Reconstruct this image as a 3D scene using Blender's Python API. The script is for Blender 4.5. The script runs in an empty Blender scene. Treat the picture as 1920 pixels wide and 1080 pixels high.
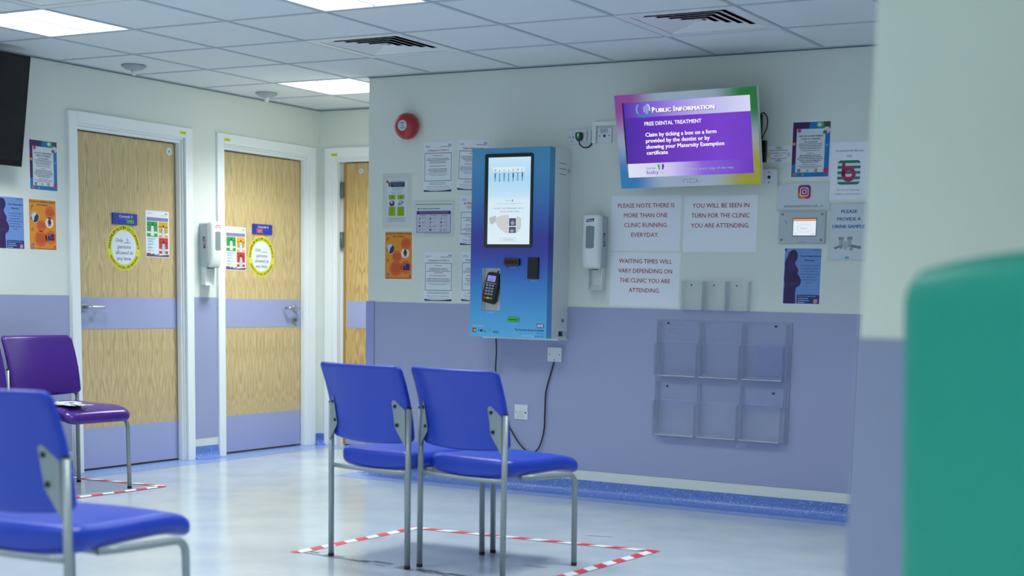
import bpy, bmesh, math, random
from mathutils import Matrix, Vector
random.seed(7)
SC = bpy.context.scene
COL = SC.collection
PI = math.pi

# ------------------------------------------------------------------ camera, exposure, world
cam_d = bpy.data.cameras.new('camera')
cam = bpy.data.objects.new('camera', cam_d)
COL.objects.link(cam)
SC.camera = cam
CP = Vector((5.0421, -7.5289, 1.1345))


def _basis(yaw, pitch, roll):
    cy, sy = math.cos(yaw), math.sin(yaw)
    cp, sp = math.cos(pitch), math.sin(pitch)
    cr, sr = math.cos(roll), math.sin(roll)
    Rz = Matrix(((cy, sy, 0), (-sy, cy, 0), (0, 0, 1)))
    B = Matrix(((1, 0, 0), (0, 0, -1), (0, 1, 0)))
    Rx = Matrix(((1, 0, 0), (0, cp, sp), (0, -sp, cp)))
    Rr = Matrix(((cr, -sr, 0), (sr, cr, 0), (0, 0, 1)))
    return Rr @ Rx @ B @ Rz


_m = _basis(0.51603, -0.13939, 0.02198)      # rows: right, down, forward
_r, _d, _f = Vector(_m[0]), Vector(_m[1]), Vector(_m[2])
cam.matrix_world = Matrix(((_r.x, -_d.x, -_f.x, CP.x), (_r.y, -_d.y, -_f.y, CP.y), (_r.z, -_d.z, -_f.z, CP.z), (0, 0, 0, 1)))
cam_d.sensor_fit = 'HORIZONTAL'
cam_d.sensor_width = 36.0
cam_d.lens = 2787.54 / 1920 * 36.0
cam_d.shift_x = -45.5 / 1920
cam_d.shift_y = 404.0 / 1920
cam_d.clip_start = 0.05
cam_d.clip_end = 100
cam_d.dof.use_dof = True
cam_d.dof.focus_distance = 7.9
cam_d.dof.aperture_fstop = 2.2

SC.view_settings.view_transform = 'Standard'
SC.view_settings.look = 'None'
SC.view_settings.gamma = 1.0
SC.view_settings.use_curve_mapping = False
SC.view_settings.exposure = 0.0

world = bpy.data.worlds.new('world')
SC.world = world
world.use_nodes = True
world.node_tree.nodes['Background'].inputs[0].default_value = (0.55, 0.65, 0.75, 1)
world.node_tree.nodes['Background'].inputs[1].default_value = 0.05
SC.cycles.max_bounces = 8
SC.cycles.diffuse_bounces = 5
SC.cycles.glossy_bounces = 4
SC.cycles.transmission_bounces = 6
SC.cycles.transparent_max_bounces = 16
SC.cycles.caustics_reflective = False
SC.cycles.caustics_refractive = False
SC.cycles.use_denoising = True
LAMP_W = 16.5        # watts of each ceiling panel

H = 2.418            # ceiling height
XL = -1.797          # wall with the two consulting doors
YB = 1.235           # back of the recess
XC = -0.455          # outer corner of the kiosk wall


# ------------------------------------------------------------------ materials
def lin(h):
    h = h.lstrip('#')
    out = []
    for i in (0, 2, 4):
        c = int(h[i:i + 2], 16) / 255
        out.append(c / 12.92 if c <= 0.04045 else ((c + 0.055) / 1.055) ** 2.4)
    return tuple(out) + (1.0,)


MATS = {}


def mat(name, col='#ffffff', rough=0.5, metal=0.0, spec=0.5, emit=0.0, coat=0.0, bump=0.0, bscale=60.0, crough=0.08):
    m = bpy.data.materials.new(name)
    m.use_nodes = True
    nt = m.node_tree
    b = nt.nodes['Principled BSDF']
    c = lin(col)
    b.inputs['Base Color'].default_value = c
    b.inputs['Roughness'].default_value = rough
    b.inputs['Metallic'].default_value = metal
    b.inputs['Specular IOR Level'].default_value = spec
    if coat:
        b.inputs['Coat Weight'].default_value = coat
        b.inputs['Coat Roughness'].default_value = crough
    if emit:
        b.inputs['Emission Color'].default_value = c
        b.inputs['Emission Strength'].default_value = emit
        b.inputs['Base Color'].default_value = (0.01, 0.01, 0.01, 1)
    if bump:
        tc = nt.nodes.new('ShaderNodeTexCoord')
        n = nt.nodes.new('ShaderNodeTexNoise')
        n.inputs['Scale'].default_value = bscale
        n.inputs['Detail'].default_value = 3
        bp = nt.nodes.new('ShaderNodeBump')
        bp.inputs['Strength'].default_value = bump
        bp.inputs['Distance'].default_value = 0.002
        nt.links.new(tc.outputs['Object'], n.inputs['Vector'])
        nt.links.new(n.outputs['Fac'], bp.inputs['Height'])
        nt.links.new(bp.outputs['Normal'], b.inputs['Normal'])
    MATS[name] = m
    return m


def K(name):
    return MATS[name]


def ink(hexcol):
    """flat printed ink of a given colour"""
    n = 'ink_' + hexcol.lstrip('#')
    return MATS.get(n) or mat(n, hexcol, 0.42, spec=0.35)


def glow(hexcol, s=1.0):
    n = 'glow_%s_%g' % (hexcol.lstrip('#'), s)
    return MATS.get(n) or mat(n, hexcol, 0.3, emit=s, spec=0.2)


def ramp_mat(name, stops, axis='Z', lo=0.0, hi=1.0, rough=0.3, emit=0.0, coat=0.0):
    """colour printed as a gradient along one object axis"""
    m = mat(name, '#808080', rough, coat=coat)
    nt = m.node_tree
    b = nt.nodes['Principled BSDF']
    tc = nt.nodes.new('ShaderNodeTexCoord')
    sp = nt.nodes.new('ShaderNodeSeparateXYZ')
    mr = nt.nodes.new('ShaderNodeMapRange')
    mr.inputs['From Min'].default_value = lo
    mr.inputs['From Max'].default_value = hi
    cr = nt.nodes.new('ShaderNodeValToRGB')
    el = cr.color_ramp.elements
    while len(el) > 1:
        el.remove(el[-1])
    el[0].position, el[0].color = stops[0][0], lin(stops[0][1])
    for p, c in stops[1:]:
        e = el.new(p)
        e.color = lin(c)
    nt.links.new(tc.outputs['Object'], sp.inputs[0])
    nt.links.new(sp.outputs[axis], mr.inputs[0])
    nt.links.new(mr.outputs[0], cr.inputs[0])
    if emit:
        nt.links.new(cr.outputs[0], b.inputs['Emission Color'])
        b.inputs['Emission Strength'].default_value = emit
        b.inputs['Base Color'].default_value = (0.01, 0.01, 0.01, 1)
    else:
        nt.links.new(cr.outputs[0], b.inputs['Base Color'])
    return m


def noisy(name, c1, c2, scale, rough, bump=0.0, stretch=(1, 1, 1), detail=4, lo=0.35, hi=0.65, spec=0.5, rvar=0.0):
    m = mat(name, c1, rough, spec=spec)
    nt = m.node_tree
    b = nt.nodes['Principled BSDF']
    tc = nt.nodes.new('ShaderNodeTexCoord')
    mp = nt.nodes.new('ShaderNodeMapping')
    mp.inputs['Scale'].default_value = stretch
    n = nt.nodes.new('ShaderNodeTexNoise')
    n.inputs['Scale'].default_value = scale
    n.inputs['Detail'].default_value = detail
    cr = nt.nodes.new('ShaderNodeValToRGB')
    cr.color_ramp.elements[0].position, cr.color_ramp.elements[0].color = lo, lin(c1)
    cr.color_ramp.elements[1].position, cr.color_ramp.elements[1].color = hi, lin(c2)
    nt.links.new(tc.outputs['Object'], mp.inputs[0])
    nt.links.new(mp.outputs[0], n.inputs['Vector'])
    nt.links.new(n.outputs['Fac'], cr.inputs[0])
    nt.links.new(cr.outputs[0], b.inputs['Base Color'])
    if rvar:
        mr = nt.nodes.new('ShaderNodeMapRange')
        mr.inputs['To Min'].default_value = rough - rvar
        mr.inputs['To Max'].default_value = rough + rvar
        nt.links.new(n.outputs['Fac'], mr.inputs[0])
        nt.links.new(mr.outputs[0], b.inputs['Roughness'])
    if bump:
        bp = nt.nodes.new('ShaderNodeBump')
        bp.inputs['Strength'].default_value = bump
        bp.inputs['Distance'].default_value = 0.001
        nt.links.new(n.outputs['Fac'], bp.inputs['Height'])
        nt.links.new(bp.outputs['Normal'], b.inputs['Normal'])
    return m


def speckled(name, base, dark, light, scale, rough):
    """sheet vinyl with light and dark chips"""
    m = mat(name, base, rough)
    nt = m.node_tree
    b = nt.nodes['Principled BSDF']
    tc = nt.nodes.new('ShaderNodeTexCoord')
    prev = None
    n = nt.nodes.new('ShaderNodeTexNoise')
    n.inputs['Scale'].default_value = 120
    n.inputs['Detail'].default_value = 4
    nt.links.new(tc.outputs['Object'], n.inputs['Vector'])
    cr = nt.nodes.new('ShaderNodeValToRGB')
    cr.color_ramp.elements[0].position, cr.color_ramp.elements[0].color = 0.3, lin(base)
    cr.color_ramp.elements[1].position, cr.color_ramp.elements[1].color = 0.75, tuple(min(1, x * 1.35) for x in lin(base)[:3]) + (1,)
    nt.links.new(n.outputs['Fac'], cr.inputs[0])
    prev = cr.outputs[0]
    for k, (c, th, sc) in enumerate(((light, 0.21, scale), (dark, 0.2, scale * 0.83))):
        v = nt.nodes.new('ShaderNodeTexVoronoi')
        v.inputs['Scale'].default_value = sc
        if k:
            mp = nt.nodes.new('ShaderNodeMapping')
            mp.inputs['Location'].default_value = (3.3, 1.7, 0.9)
            nt.links.new(tc.outputs['Object'], mp.inputs[0])
            nt.links.new(mp.outputs[0], v.inputs['Vector'])
        else:
            nt.links.new(tc.outputs['Object'], v.inputs['Vector'])
        lt = nt.nodes.new('ShaderNodeMath')
        lt.operation = 'LESS_THAN'
        lt.inputs[1].default_value = th
        nt.links.new(v.outputs['Distance'], lt.inputs[0])
        sx = nt.nodes.new('ShaderNodeSeparateColor')
        nt.links.new(v.outputs['Color'], sx.inputs[0])
        gt = nt.nodes.new('ShaderNodeMath')
        gt.operation = 'GREATER_THAN'
        gt.inputs[1].default_value = 0.55
        nt.links.new(sx.outputs[0], gt.inputs[0])
        mu = nt.nodes.new('ShaderNodeMath')
        mu.operation = 'MULTIPLY'
        nt.links.new(lt.outputs[0], mu.inputs[0])
        nt.links.new(gt.outputs[0], mu.inputs[1])
        mx = nt.nodes.new('ShaderNodeMix')
        mx.data_type = 'RGBA'
        nt.links.new(mu.outputs[0], mx.inputs['Factor'])
        nt.links.new(prev, mx.inputs['A'])
        mx.inputs['B'].default_value = lin(c)
        prev = mx.outputs['Result']
    nt.links.new(prev, b.inputs['Base Color'])
    return m


def wood_mat(name, c1, c2, seed=0.0, axis='X'):
    """book-matched oak veneer with cathedral grain running up the leaf"""
    m = mat(name, c1, 0.42, spec=0.35)
    nt = m.node_tree
    N, L = nt.nodes, nt.links
    b = N['Principled BSDF']
    tc = N.new('ShaderNodeTexCoord')
    sp = N.new('ShaderNodeSeparateXYZ')
    L.new(tc.outputs['Object'], sp.inputs[0])

    def math_(op, a, bb=None, c=None):
        n = N.new('ShaderNodeMath')
        n.operation = op
        for i, v in enumerate((a, bb, c)):
            if v is None:
                continue
            if isinstance(v, (int, float)):
                n.inputs[i].default_value = v
            else:
                L.new(v, n.inputs[i])
        return n.outputs[0]
    u = math_('ADD', sp.outputs[axis], 10.0 + seed)
    pp = math_('PINGPONG', u, 0.105)
    cb = N.new('ShaderNodeCombineXYZ')
    L.new(math_('MULTIPLY', pp, 9.0), cb.inputs[0])
    L.new(math_('MULTIPLY', sp.outputs['Z'], 1.5), cb.inputs[1])
    cb.inputs[2].default_value = seed
    n1 = N.new('ShaderNodeTexNoise')
    n1.inputs['Scale'].default_value = 1.3
    n1.inputs['Detail'].default_value = 2.5
    n1.inputs['Roughness'].default_value = 0.45
    L.new(cb.outputs[0], n1.inputs['Vector'])
    # height field: parabola about the flitch centre plus slow noise gives nested V arcs
    par = math_('MULTIPLY', math_('POWER', math_('SUBTRACT', pp, 0.0525), 2.0), 650.0)
    hgt = math_('ADD', math_('ADD', par, math_('MULTIPLY', sp.outputs['Z'], 2.4)), math_('MULTIPLY', n1.outputs['Fac'], 7.5))
    ring = math_('SINE', math_('MULTIPLY', hgt, 9.0))
    cb2 = N.new('ShaderNodeCombineXYZ')
    L.new(math_('MULTIPLY', sp.outputs[axis], 220.0), cb2.inputs[0])
    L.new(math_('MULTIPLY', sp.outputs['Z'], 7.0), cb2.inputs[1])
    n2 = N.new('ShaderNodeTexNoise')
    n2.inputs['Scale'].default_value = 1.0
    n2.inputs['Detail'].default_value = 3
    L.new(cb2.outputs[0], n2.inputs['Vector'])
    v = math_('ADD', math_('MULTIPLY', ring, 0.15), math_('MULTIPLY', n2.outputs['Fac'], 0.75))
    cr = N.new('ShaderNodeValToRGB')
    cr.color_ramp.elements[0].position, cr.color_ramp.elements[0].color = 0.12, lin(c2)
    cr.color_ramp.elements[1].position, cr.color_ramp.elements[1].color = 0.5, lin(c1)
    L.new(v, cr.inputs[0])
    L.new(cr.outputs[0], b.inputs['Base Color'])
    return m


def clear_mat(name, tint=(0.93, 0.95, 0.97), gloss=0.12, rough=0.08, body=0.0, bodycol='#dfe6ee'):
    """thin clear acrylic or film: mostly see-through with a glossy skin"""
    m = bpy.data.materials.new(name)
    m.use_nodes = True
    nt = m.node_tree
    nt.nodes.clear()
    out = nt.nodes.new('ShaderNodeOutputMaterial')
    tr = nt.nodes.new('ShaderNodeBsdfTransparent')
    tr.inputs[0].default_value = tint + (1,)
    gl = nt.nodes.new('ShaderNodeBsdfGlossy')
    gl.inputs['Roughness'].default_value = rough
    fr = nt.nodes.new('ShaderNodeLayerWeight')
    pw = nt.nodes.new('ShaderNodeMath')
    pw.operation = 'POWER'
    pw.inputs[1].default_value = 4.0
    nt.links.new(fr.outputs['Facing'], pw.inputs[0])
    ad = nt.nodes.new('ShaderNodeMath')
    ad.operation = 'MULTIPLY_ADD'
    ad.inputs[1].default_value = 0.5
    ad.inputs[2].default_value = 0.03 + gloss * 0.3
    nt.links.new(pw.outputs[0], ad.inputs[0])
    mx = nt.nodes.new('ShaderNodeMixShader')
    nt.links.new(ad.outputs[0], mx.inputs[0])
    nt.links.new(tr.outputs[0], mx.inputs[1])
    nt.links.new(gl.outputs[0], mx.inputs[2])
    last = mx.outputs[0]
    if body:
        df = nt.nodes.new('ShaderNodeBsdfDiffuse')
        df.inputs[0].default_value = lin(bodycol)
        m2 = nt.nodes.new('ShaderNodeMixShader')
        m2.inputs[0].default_value = body
        nt.links.new(last, m2.inputs[1])
        nt.links.new(df.outputs[0], m2.inputs[2])
        last = m2.outputs[0]
    nt.links.new(last, out.inputs[0])
    MATS[name] = m
    return m


mat('wall_paint', '#d9dfd8', 0.55, spec=0.35, bump=0.06, bscale=180)
mat('pillar_paint', '#e9efe4', 0.55, spec=0.3)
mat('dado_vinyl', '#9aa1c3', 0.42, spec=0.4, bump=0.05, bscale=140)
mat('dado_guard', '#9298ca', 0.4, spec=0.4)
mat('white_gloss', '#e3e9ea', 0.28, spec=0.5)
mat('frame_paint', '#e9eff0', 0.3, spec=0.5)
mat('tile_white', '#dde3e4', 0.85, spec=0.2, bump=0.2, bscale=300)
mat('grid_bar', '#b3bdc5', 0.6, spec=0.3)
mat('dark_gap', '#20262b', 0.7)
mat('shadow_strip', '#66727a', 0.7)
mat('duct_shade', '#0b0d0f', 0.9, spec=0.1)  # near-black colour stands in for the shade inside the vent ducts
noisy('floor_vinyl', '#b0bdc8', '#bcc6cc', 3.0, 0.18, bump=0.0, detail=5, rvar=0.05)
noisy('border_vinyl', '#84a0d2', '#90aad9', 40.0, 0.25)
speckled('cove_vinyl', '#5d7aba', '#27366c', '#d3dcee', 85.0, 0.35)
mat('scuff', '#55606c', 0.5)
wood_mat('oak_a', '#cdb98c', '#b0966a', 0.0)
wood_mat('oak_b', '#d3bf8f', '#b49a69', 0.37)
wood_mat('oak_c', '#cfb278', '#ab8a50', 0.8)
mat('oak_edge', '#a77c3c', 0.45)
mat('door_band', '#9fa6cc', 0.4, spec=0.4)
mat('steel', '#b9bfc2', 0.24, metal=1.0)
mat('hinge_metal', '#6f8580', 0.42, metal=0.8)
mat('chair_grey', '#8d999e', 0.38, metal=0.25, spec=0.5)
mat('bracket_grey', '#8a979c', 0.45, metal=0.15)
mat('blue_vinyl', '#143ab2', 0.38, spec=0.5, coat=0.15, crough=0.35, bump=0.06, bscale=220)
mat('purple_vinyl', '#441f80', 0.25, spec=0.5, bump=0.05, bscale=200)
mat('teal_vinyl', '#00937f', 0.42, spec=0.45, bump=0.1, bscale=300)
mat('rubber', '#14171a', 0.6)
mat('black_plastic', '#0c0e10', 0.35)
mat('black_gloss', '#050607', 0.08, spec=0.6)
mat('tv_black', '#07080b', 0.25, spec=0.4)
mat('white_plastic', '#e2e6e4', 0.35)
mat('socket_plastic', '#d4dae0', 0.35)
mat('grey_plastic', '#b4bfc4', 0.4)
mat('sensor_grey', '#a3adb0', 0.5)
mat('paper', '#e4e9ee', 0.5, spec=0.3)
mat('laminate', '#e8ebf2', 0.22, spec=0.55, bump=0.35, bscale=14)
clear_mat('sleeve', (0.97, 0.98, 0.98), 0.05, 0.15, 0.2, '#e9eff0')
clear_mat('acrylic', (0.985, 0.99, 0.995), 0.0, 0.06, 0.0)
clear_mat('acrylic_edge', (0.965, 0.975, 0.99), 0.06, 0.2, 0.12, '#d3daea')
clear_mat('acrylic_lip', (0.95, 0.96, 0.98), 0.1, 0.2, 0.40, '#dde3ee')
mat('alarm_red', '#a51820', 0.25, coat=0.25)
mat('tape_red', '#d83446', 0.4)
mat('tape_white', '#e8edf0', 0.4)
mat('tissue', '#c9cdd0', 0.8)
mat('diffuser', '#f2fbff', 0.5, emit=3.0)
mat('gel_window', '#7c8a90', 0.2, bump=0.4, bscale=90)
mat('lamp_frame', '#dfe5e8', 0.5)


# ------------------------------------------------------------------ mesh builder
class MB:
    def __init__(s):
        s.v, s.f, s.m, s.s = [], [], [], []
        s.mats = []

    def mi(s, m):
        if isinstance(m, str):
            m = ink(m) if m.startswith('#') else MATS[m]
        if m not in s.mats:
            s.mats.append(m)
        return s.mats.index(m)

    def add(s, vs, fs, m, smooth=False):
        o = len(s.v)
        k = s.mi(m)
        s.v.extend(tuple(p) for p in vs)
        for f in fs:
            s.f.append(tuple(i + o for i in f))
            s.m.append(k)
            s.s.append(smooth)
        return s

    def box(s, x0, y0, z0, x1, y1, z1, m):
        v = [(x0, y0, z0), (x1, y0, z0), (x1, y1, z0), (x0, y1, z0), (x0, y0, z1), (x1, y0, z1), (x1, y1, z1), (x0, y1, z1)]
        f = [(0, 3, 2, 1), (4, 5, 6, 7), (0, 1, 5, 4), (1, 2, 6, 5), (2, 3, 7, 6), (3, 0, 4, 7)]
        return s.add(v, f, m)

    def quad(s, a, b, c, d, m):
        return s.add([a, b, c, d], [(0, 1, 2, 3)], m)

    def prism(s, pts, a, b, m, axis='z', smooth=False):
        """extrude a 2-D outline (counter-clockwise) between a and b along an axis"""
        def P(p, t):
            if axis == 'z':
                return (p[0], p[1], t)
            if axis == 'y':
                return (p[0], t, p[1])
            return (t, p[0], p[1])
        n = len(pts)
        vs = [P(p, a) for p in pts] + [P(p, b) for p in pts]
        s.add(vs, [tuple(range(n))[::-1], tuple(range(n, 2 * n))], m)
        s.add(vs, [(i, (i + 1) % n, n + (i + 1) % n, n + i) for i in range(n)], m, smooth)
        return s

    def cyl(s, c, r, h, m, n=24, axis='z', r2=None, smooth=True):
        r2 = r if r2 is None else r2
        vs = []
        for rr, t in ((r, 0), (r2, h)):
            for i in range(n):
                a = 2 * PI * i / n
                p = (rr * math.cos(a), rr * math.sin(a), t)
                if axis == 'y':
                    p = (p[0], -p[2], p[1])
                elif axis == 'x':
                    p = (p[2], p[0], p[1])
                vs.append((c[0] + p[0], c[1] + p[1], c[2] + p[2]))
        s.add(vs, [(i, (i + 1) % n, n + (i + 1) % n, n + i) for i in range(n)], m, smooth)
        s.add(vs, [tuple(range(n))[::-1], tuple(range(n, 2 * n))], m)
        return s

    def lathe(s, c, prof, m, n=32, axis='z'):
        """prof: (radius, height) pairs"""
        vs, fs = [], []
        for r, t in prof:
            for i in range(n):
                a = 2 * PI * i / n
                p = (r * math.cos(a), r * math.sin(a), t)
                if axis == '-y':
                    p = (p[0], -p[2], p[1])
                elif axis == 'x':
                    p = (p[2], p[0], p[1])
                vs.append((c[0] + p[0], c[1] + p[1], c[2] + p[2]))
        for k in range(len(prof) - 1):
            for i in range(n):
                fs.append((k * n + i, k * n + (i + 1) % n, (k + 1) * n + (i + 1) % n, (k + 1) * n + i))
        s.add(vs, fs, m, True)
        s.add(vs, [tuple(range(n))[::-1], tuple(range((len(prof) - 1) * n, len(prof) * n))], m)
        return s

    def tube(s, path, r, m, n=12):
        pts = [Vector(p) for p in path]
        t = [(pts[min(i + 1, len(pts) - 1)] - pts[max(i - 1, 0)]).normalized() for i in range(len(pts))]
        ref = Vector((0, 0, 1)) if abs(t[0].z) < 0.9 else Vector((1, 0, 0))
        nrm = t[0].cross(ref).normalized()
        vs = []
        for i, p in enumerate(pts):
            nrm = (nrm - t[i] * nrm.dot(t[i])).normalized()
            bi = t[i].cross(nrm)
            for k in range(n):
                a = 2 * PI * k / n
                vs.append(p + (nrm * math.cos(a) + bi * math.sin(a)) * r)
        L = len(pts)
        s.add(vs, [(i * n + k, i * n + (k + 1) % n, (i + 1) * n + (k + 1) % n, (i + 1) * n + k) for i in range(L - 1) for k in range(n)], m, True)
        s.add(vs, [tuple(range(n))[::-1], tuple(range((L - 1) * n, L * n))], m)
        return s

    def pad(s, w, h, T, er, m, fn, rc=0.03, crown=0.0, n=12):
        """upholstered pad: rounded rectangle w x h, thickness T, edge radius er; fn maps (x, y, t) to the scene"""
        out = rrect(w, h, rc, n)
        lay = []
        for q in (0.0, 0.25, 0.5, 0.75, 0.92):
            lay.append((q, er, -T / 2))
        for i in range(0, 5):
            a = -PI / 2 + PI / 2 * i / 4
            lay.append((1, er * (1 - math.cos(a)), -T / 2 + er + er * math.sin(a)))
        for i in range(0, 5):
            a = PI / 2 * i / 4
            lay.append((1, er * (1 - math.cos(a)), T / 2 - er + er * math.sin(a)))
        for q in (0.92, 0.75, 0.5, 0.25, 0.0):
            lay.append((q, er, T / 2))
        vs, fs = [], []
        N = len(out)
        for q, ins, t in lay:
            sx, sy = (w / 2 - ins) / (w / 2), (h / 2 - ins) / (h / 2)
            for (x, y) in out:
                X, Y = x * sx * q, y * sy * q
                c = crown * (1 - (2 * X / w) ** 2) * (1 - (2 * Y / h) ** 2)
                vs.append(fn(X, Y, t + (c if t > 0 else -c * 0.3)))
        for k in range(len(lay) - 1):
            for i in range(N):
                fs.append((k * N + i, k * N + (i + 1) % N, (k + 1) * N + (i + 1) % N, (k + 1) * N + i))
        return s.add(vs, fs, m, True)

    def build(s, name, parent=None, mw=None, bevel=0.0, seg=2):
        me = bpy.data.meshes.new(name)
        me.from_pydata(s.v, [], s.f)
        for m in s.mats:
            me.materials.append(m)
        me.polygons.foreach_set('material_index', s.m)
        me.polygons.foreach_set('use_smooth', s.s)
        bm = bmesh.new()
        bm.from_mesh(me)
        bmesh.ops.remove_doubles(bm, verts=bm.verts, dist=1e-6)
        bmesh.ops.recalc_face_normals(bm, faces=bm.faces) if getattr(s, 'recalc', True) else None
        bm.to_mesh(me)
        bm.free()
        o = bpy.data.objects.new(name, me)
        COL.objects.link(o)
        if mw is not None:
            o.matrix_world = mw
        if parent is not None:
            o.parent = parent
        if bevel:
            b = o.modifiers.new('bevel', 'BEVEL')
            b.width = bevel
            b.segments = seg
            b.limit_method = 'ANGLE'
            b.angle_limit = math.radians(40)
        return o


def rrect(w, h, r, n=8):
    r = min(r, w / 2 - 1e-4, h / 2 - 1e-4)
    pts = []
    for cx, cy, a0 in ((w / 2 - r, h / 2 - r, 0), (-w / 2 + r, h / 2 - r, PI / 2), (-w / 2 + r, -h / 2 + r, PI), (w / 2 - r, -h / 2 + r, 1.5 * PI)):
        for i in range(n + 1):
            a = a0 + PI / 2 * i / n
            pts.append((cx + r * math.cos(a), cy + r * math.sin(a)))
        # intermediate points along the straight run keep bends smooth
    out = []
    for i, p in enumerate(pts):
        q = pts[(i + 1) % len(pts)]
        out.append(p)
        d = math.hypot(q[0] - p[0], q[1] - p[1])
        k = int(d / 0.05)
        for j in range(1, k):
            out.append((p[0] + (q[0] - p[0]) * j / k, p[1] + (q[1] - p[1]) * j / k))
    return out


def fillet(pts, r, n=6):
    """round the inner corners of a polyline"""
    P = [Vector(p) for p in pts]
    out = [P[0]]
    for i in range(1, len(P) - 1):
        a, b = (P[i - 1] - P[i]), (P[i + 1] - P[i])
        la, lb = a.length, b.length
        a, b = a.normalized(), b.normalized()
        ang = a.angle(b)
        d = min(r / math.tan(ang / 2), la * 0.49, lb * 0.49)
        p0, p1 = P[i] + a * d, P[i] + b * d
        for k in range(n + 1):
            t = k / n
            out.append(p0 * (1 - t) ** 2 + P[i] * 2 * t * (1 - t) + p1 * t * t)
    out.append(P[-1])
    return out


def smooth_path(pts, k=6):
    """Catmull-Rom through the points"""
    P = [Vector(p) for p in pts]
    P = [P[0] * 2 - P[1]] + P + [P[-1] * 2 - P[-2]]
    out = []
    for i in range(1, len(P) - 2):
        for j in range(k):
            t = j / k
            a, b, c, d = P[i - 1], P[i], P[i + 1], P[i + 2]
            out.append(0.5 * ((2 * b) + (c - a) * t + (2 * a - 5 * b + 4 * c - d) * t * t + (3 * b - a - 3 * c + d) * t ** 3))
    out.append(P[-2])
    return out


def tag(o, label, cat, group=None):
    o['label'] = label
    o['category'] = cat
    if group:
        o['group'] = group
    return o


def struct(o):
    o['kind'] = 'structure'
    return o


def thing(name, label, cat, mw=None, group=None):
    o = bpy.data.objects.new(name, None)
    o.empty_display_size = 0.1
    COL.objects.link(o)
    if mw is not None:
        o.matrix_world = mw
    return tag(o, label, cat, group)


def on_kiosk_wall(x, z, off=0.0):
    return Matrix.Translation((x, -off, z)) @ Matrix.Rotation(PI / 2, 4, 'X')


def on_left_wall(y, z, off=0.0):
    return Matrix.Translation((XL + off, y, z)) @ Matrix.Rotation(PI / 2, 4, 'Z') @ Matrix.Rotation(PI / 2, 4, 'X')


# ------------------------------------------------------------------ printed sheets and lettering
_TC = {}


def glyphs(txt, bold=0.0, shear=0.0):
    key = (txt, bold, shear)
    if key not in _TC:
        cu = bpy.data.curves.new('lettering', 'FONT')
        cu.body = txt
        cu.size = 1.0
        cu.resolution_u = 2
        cu.shear = shear
        ob = bpy.data.objects.new('lettering', cu)
        me = ob.to_mesh()
        vs = [tuple(v.co) for v in me.vertices]
        fs = [tuple(p.vertices) for p in me.polygons]
        ob.to_mesh_clear()
        bpy.data.objects.remove(ob)
        bpy.data.curves.remove(cu)
        if bold:      # heavier weight: the strokes are laid down three times, slightly apart
            n0, f0, v0 = len(vs), list(fs), list(vs)
            vs = []
            fs = []
            for k_, (dx, dy) in enumerate(((-bold, 0.0), (bold, bold * 0.5), (bold, -bold * 0.5), (-bold * 0.3, bold * 0.4))):
                vs += [(x + dx, y + dy, 4e-5 * k_) for x, y, z in v0]
                fs += [tuple(i + k_ * n0 for i in f) for f in f0]
        _TC[key] = (vs, fs)
    return _TC[key]


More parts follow.
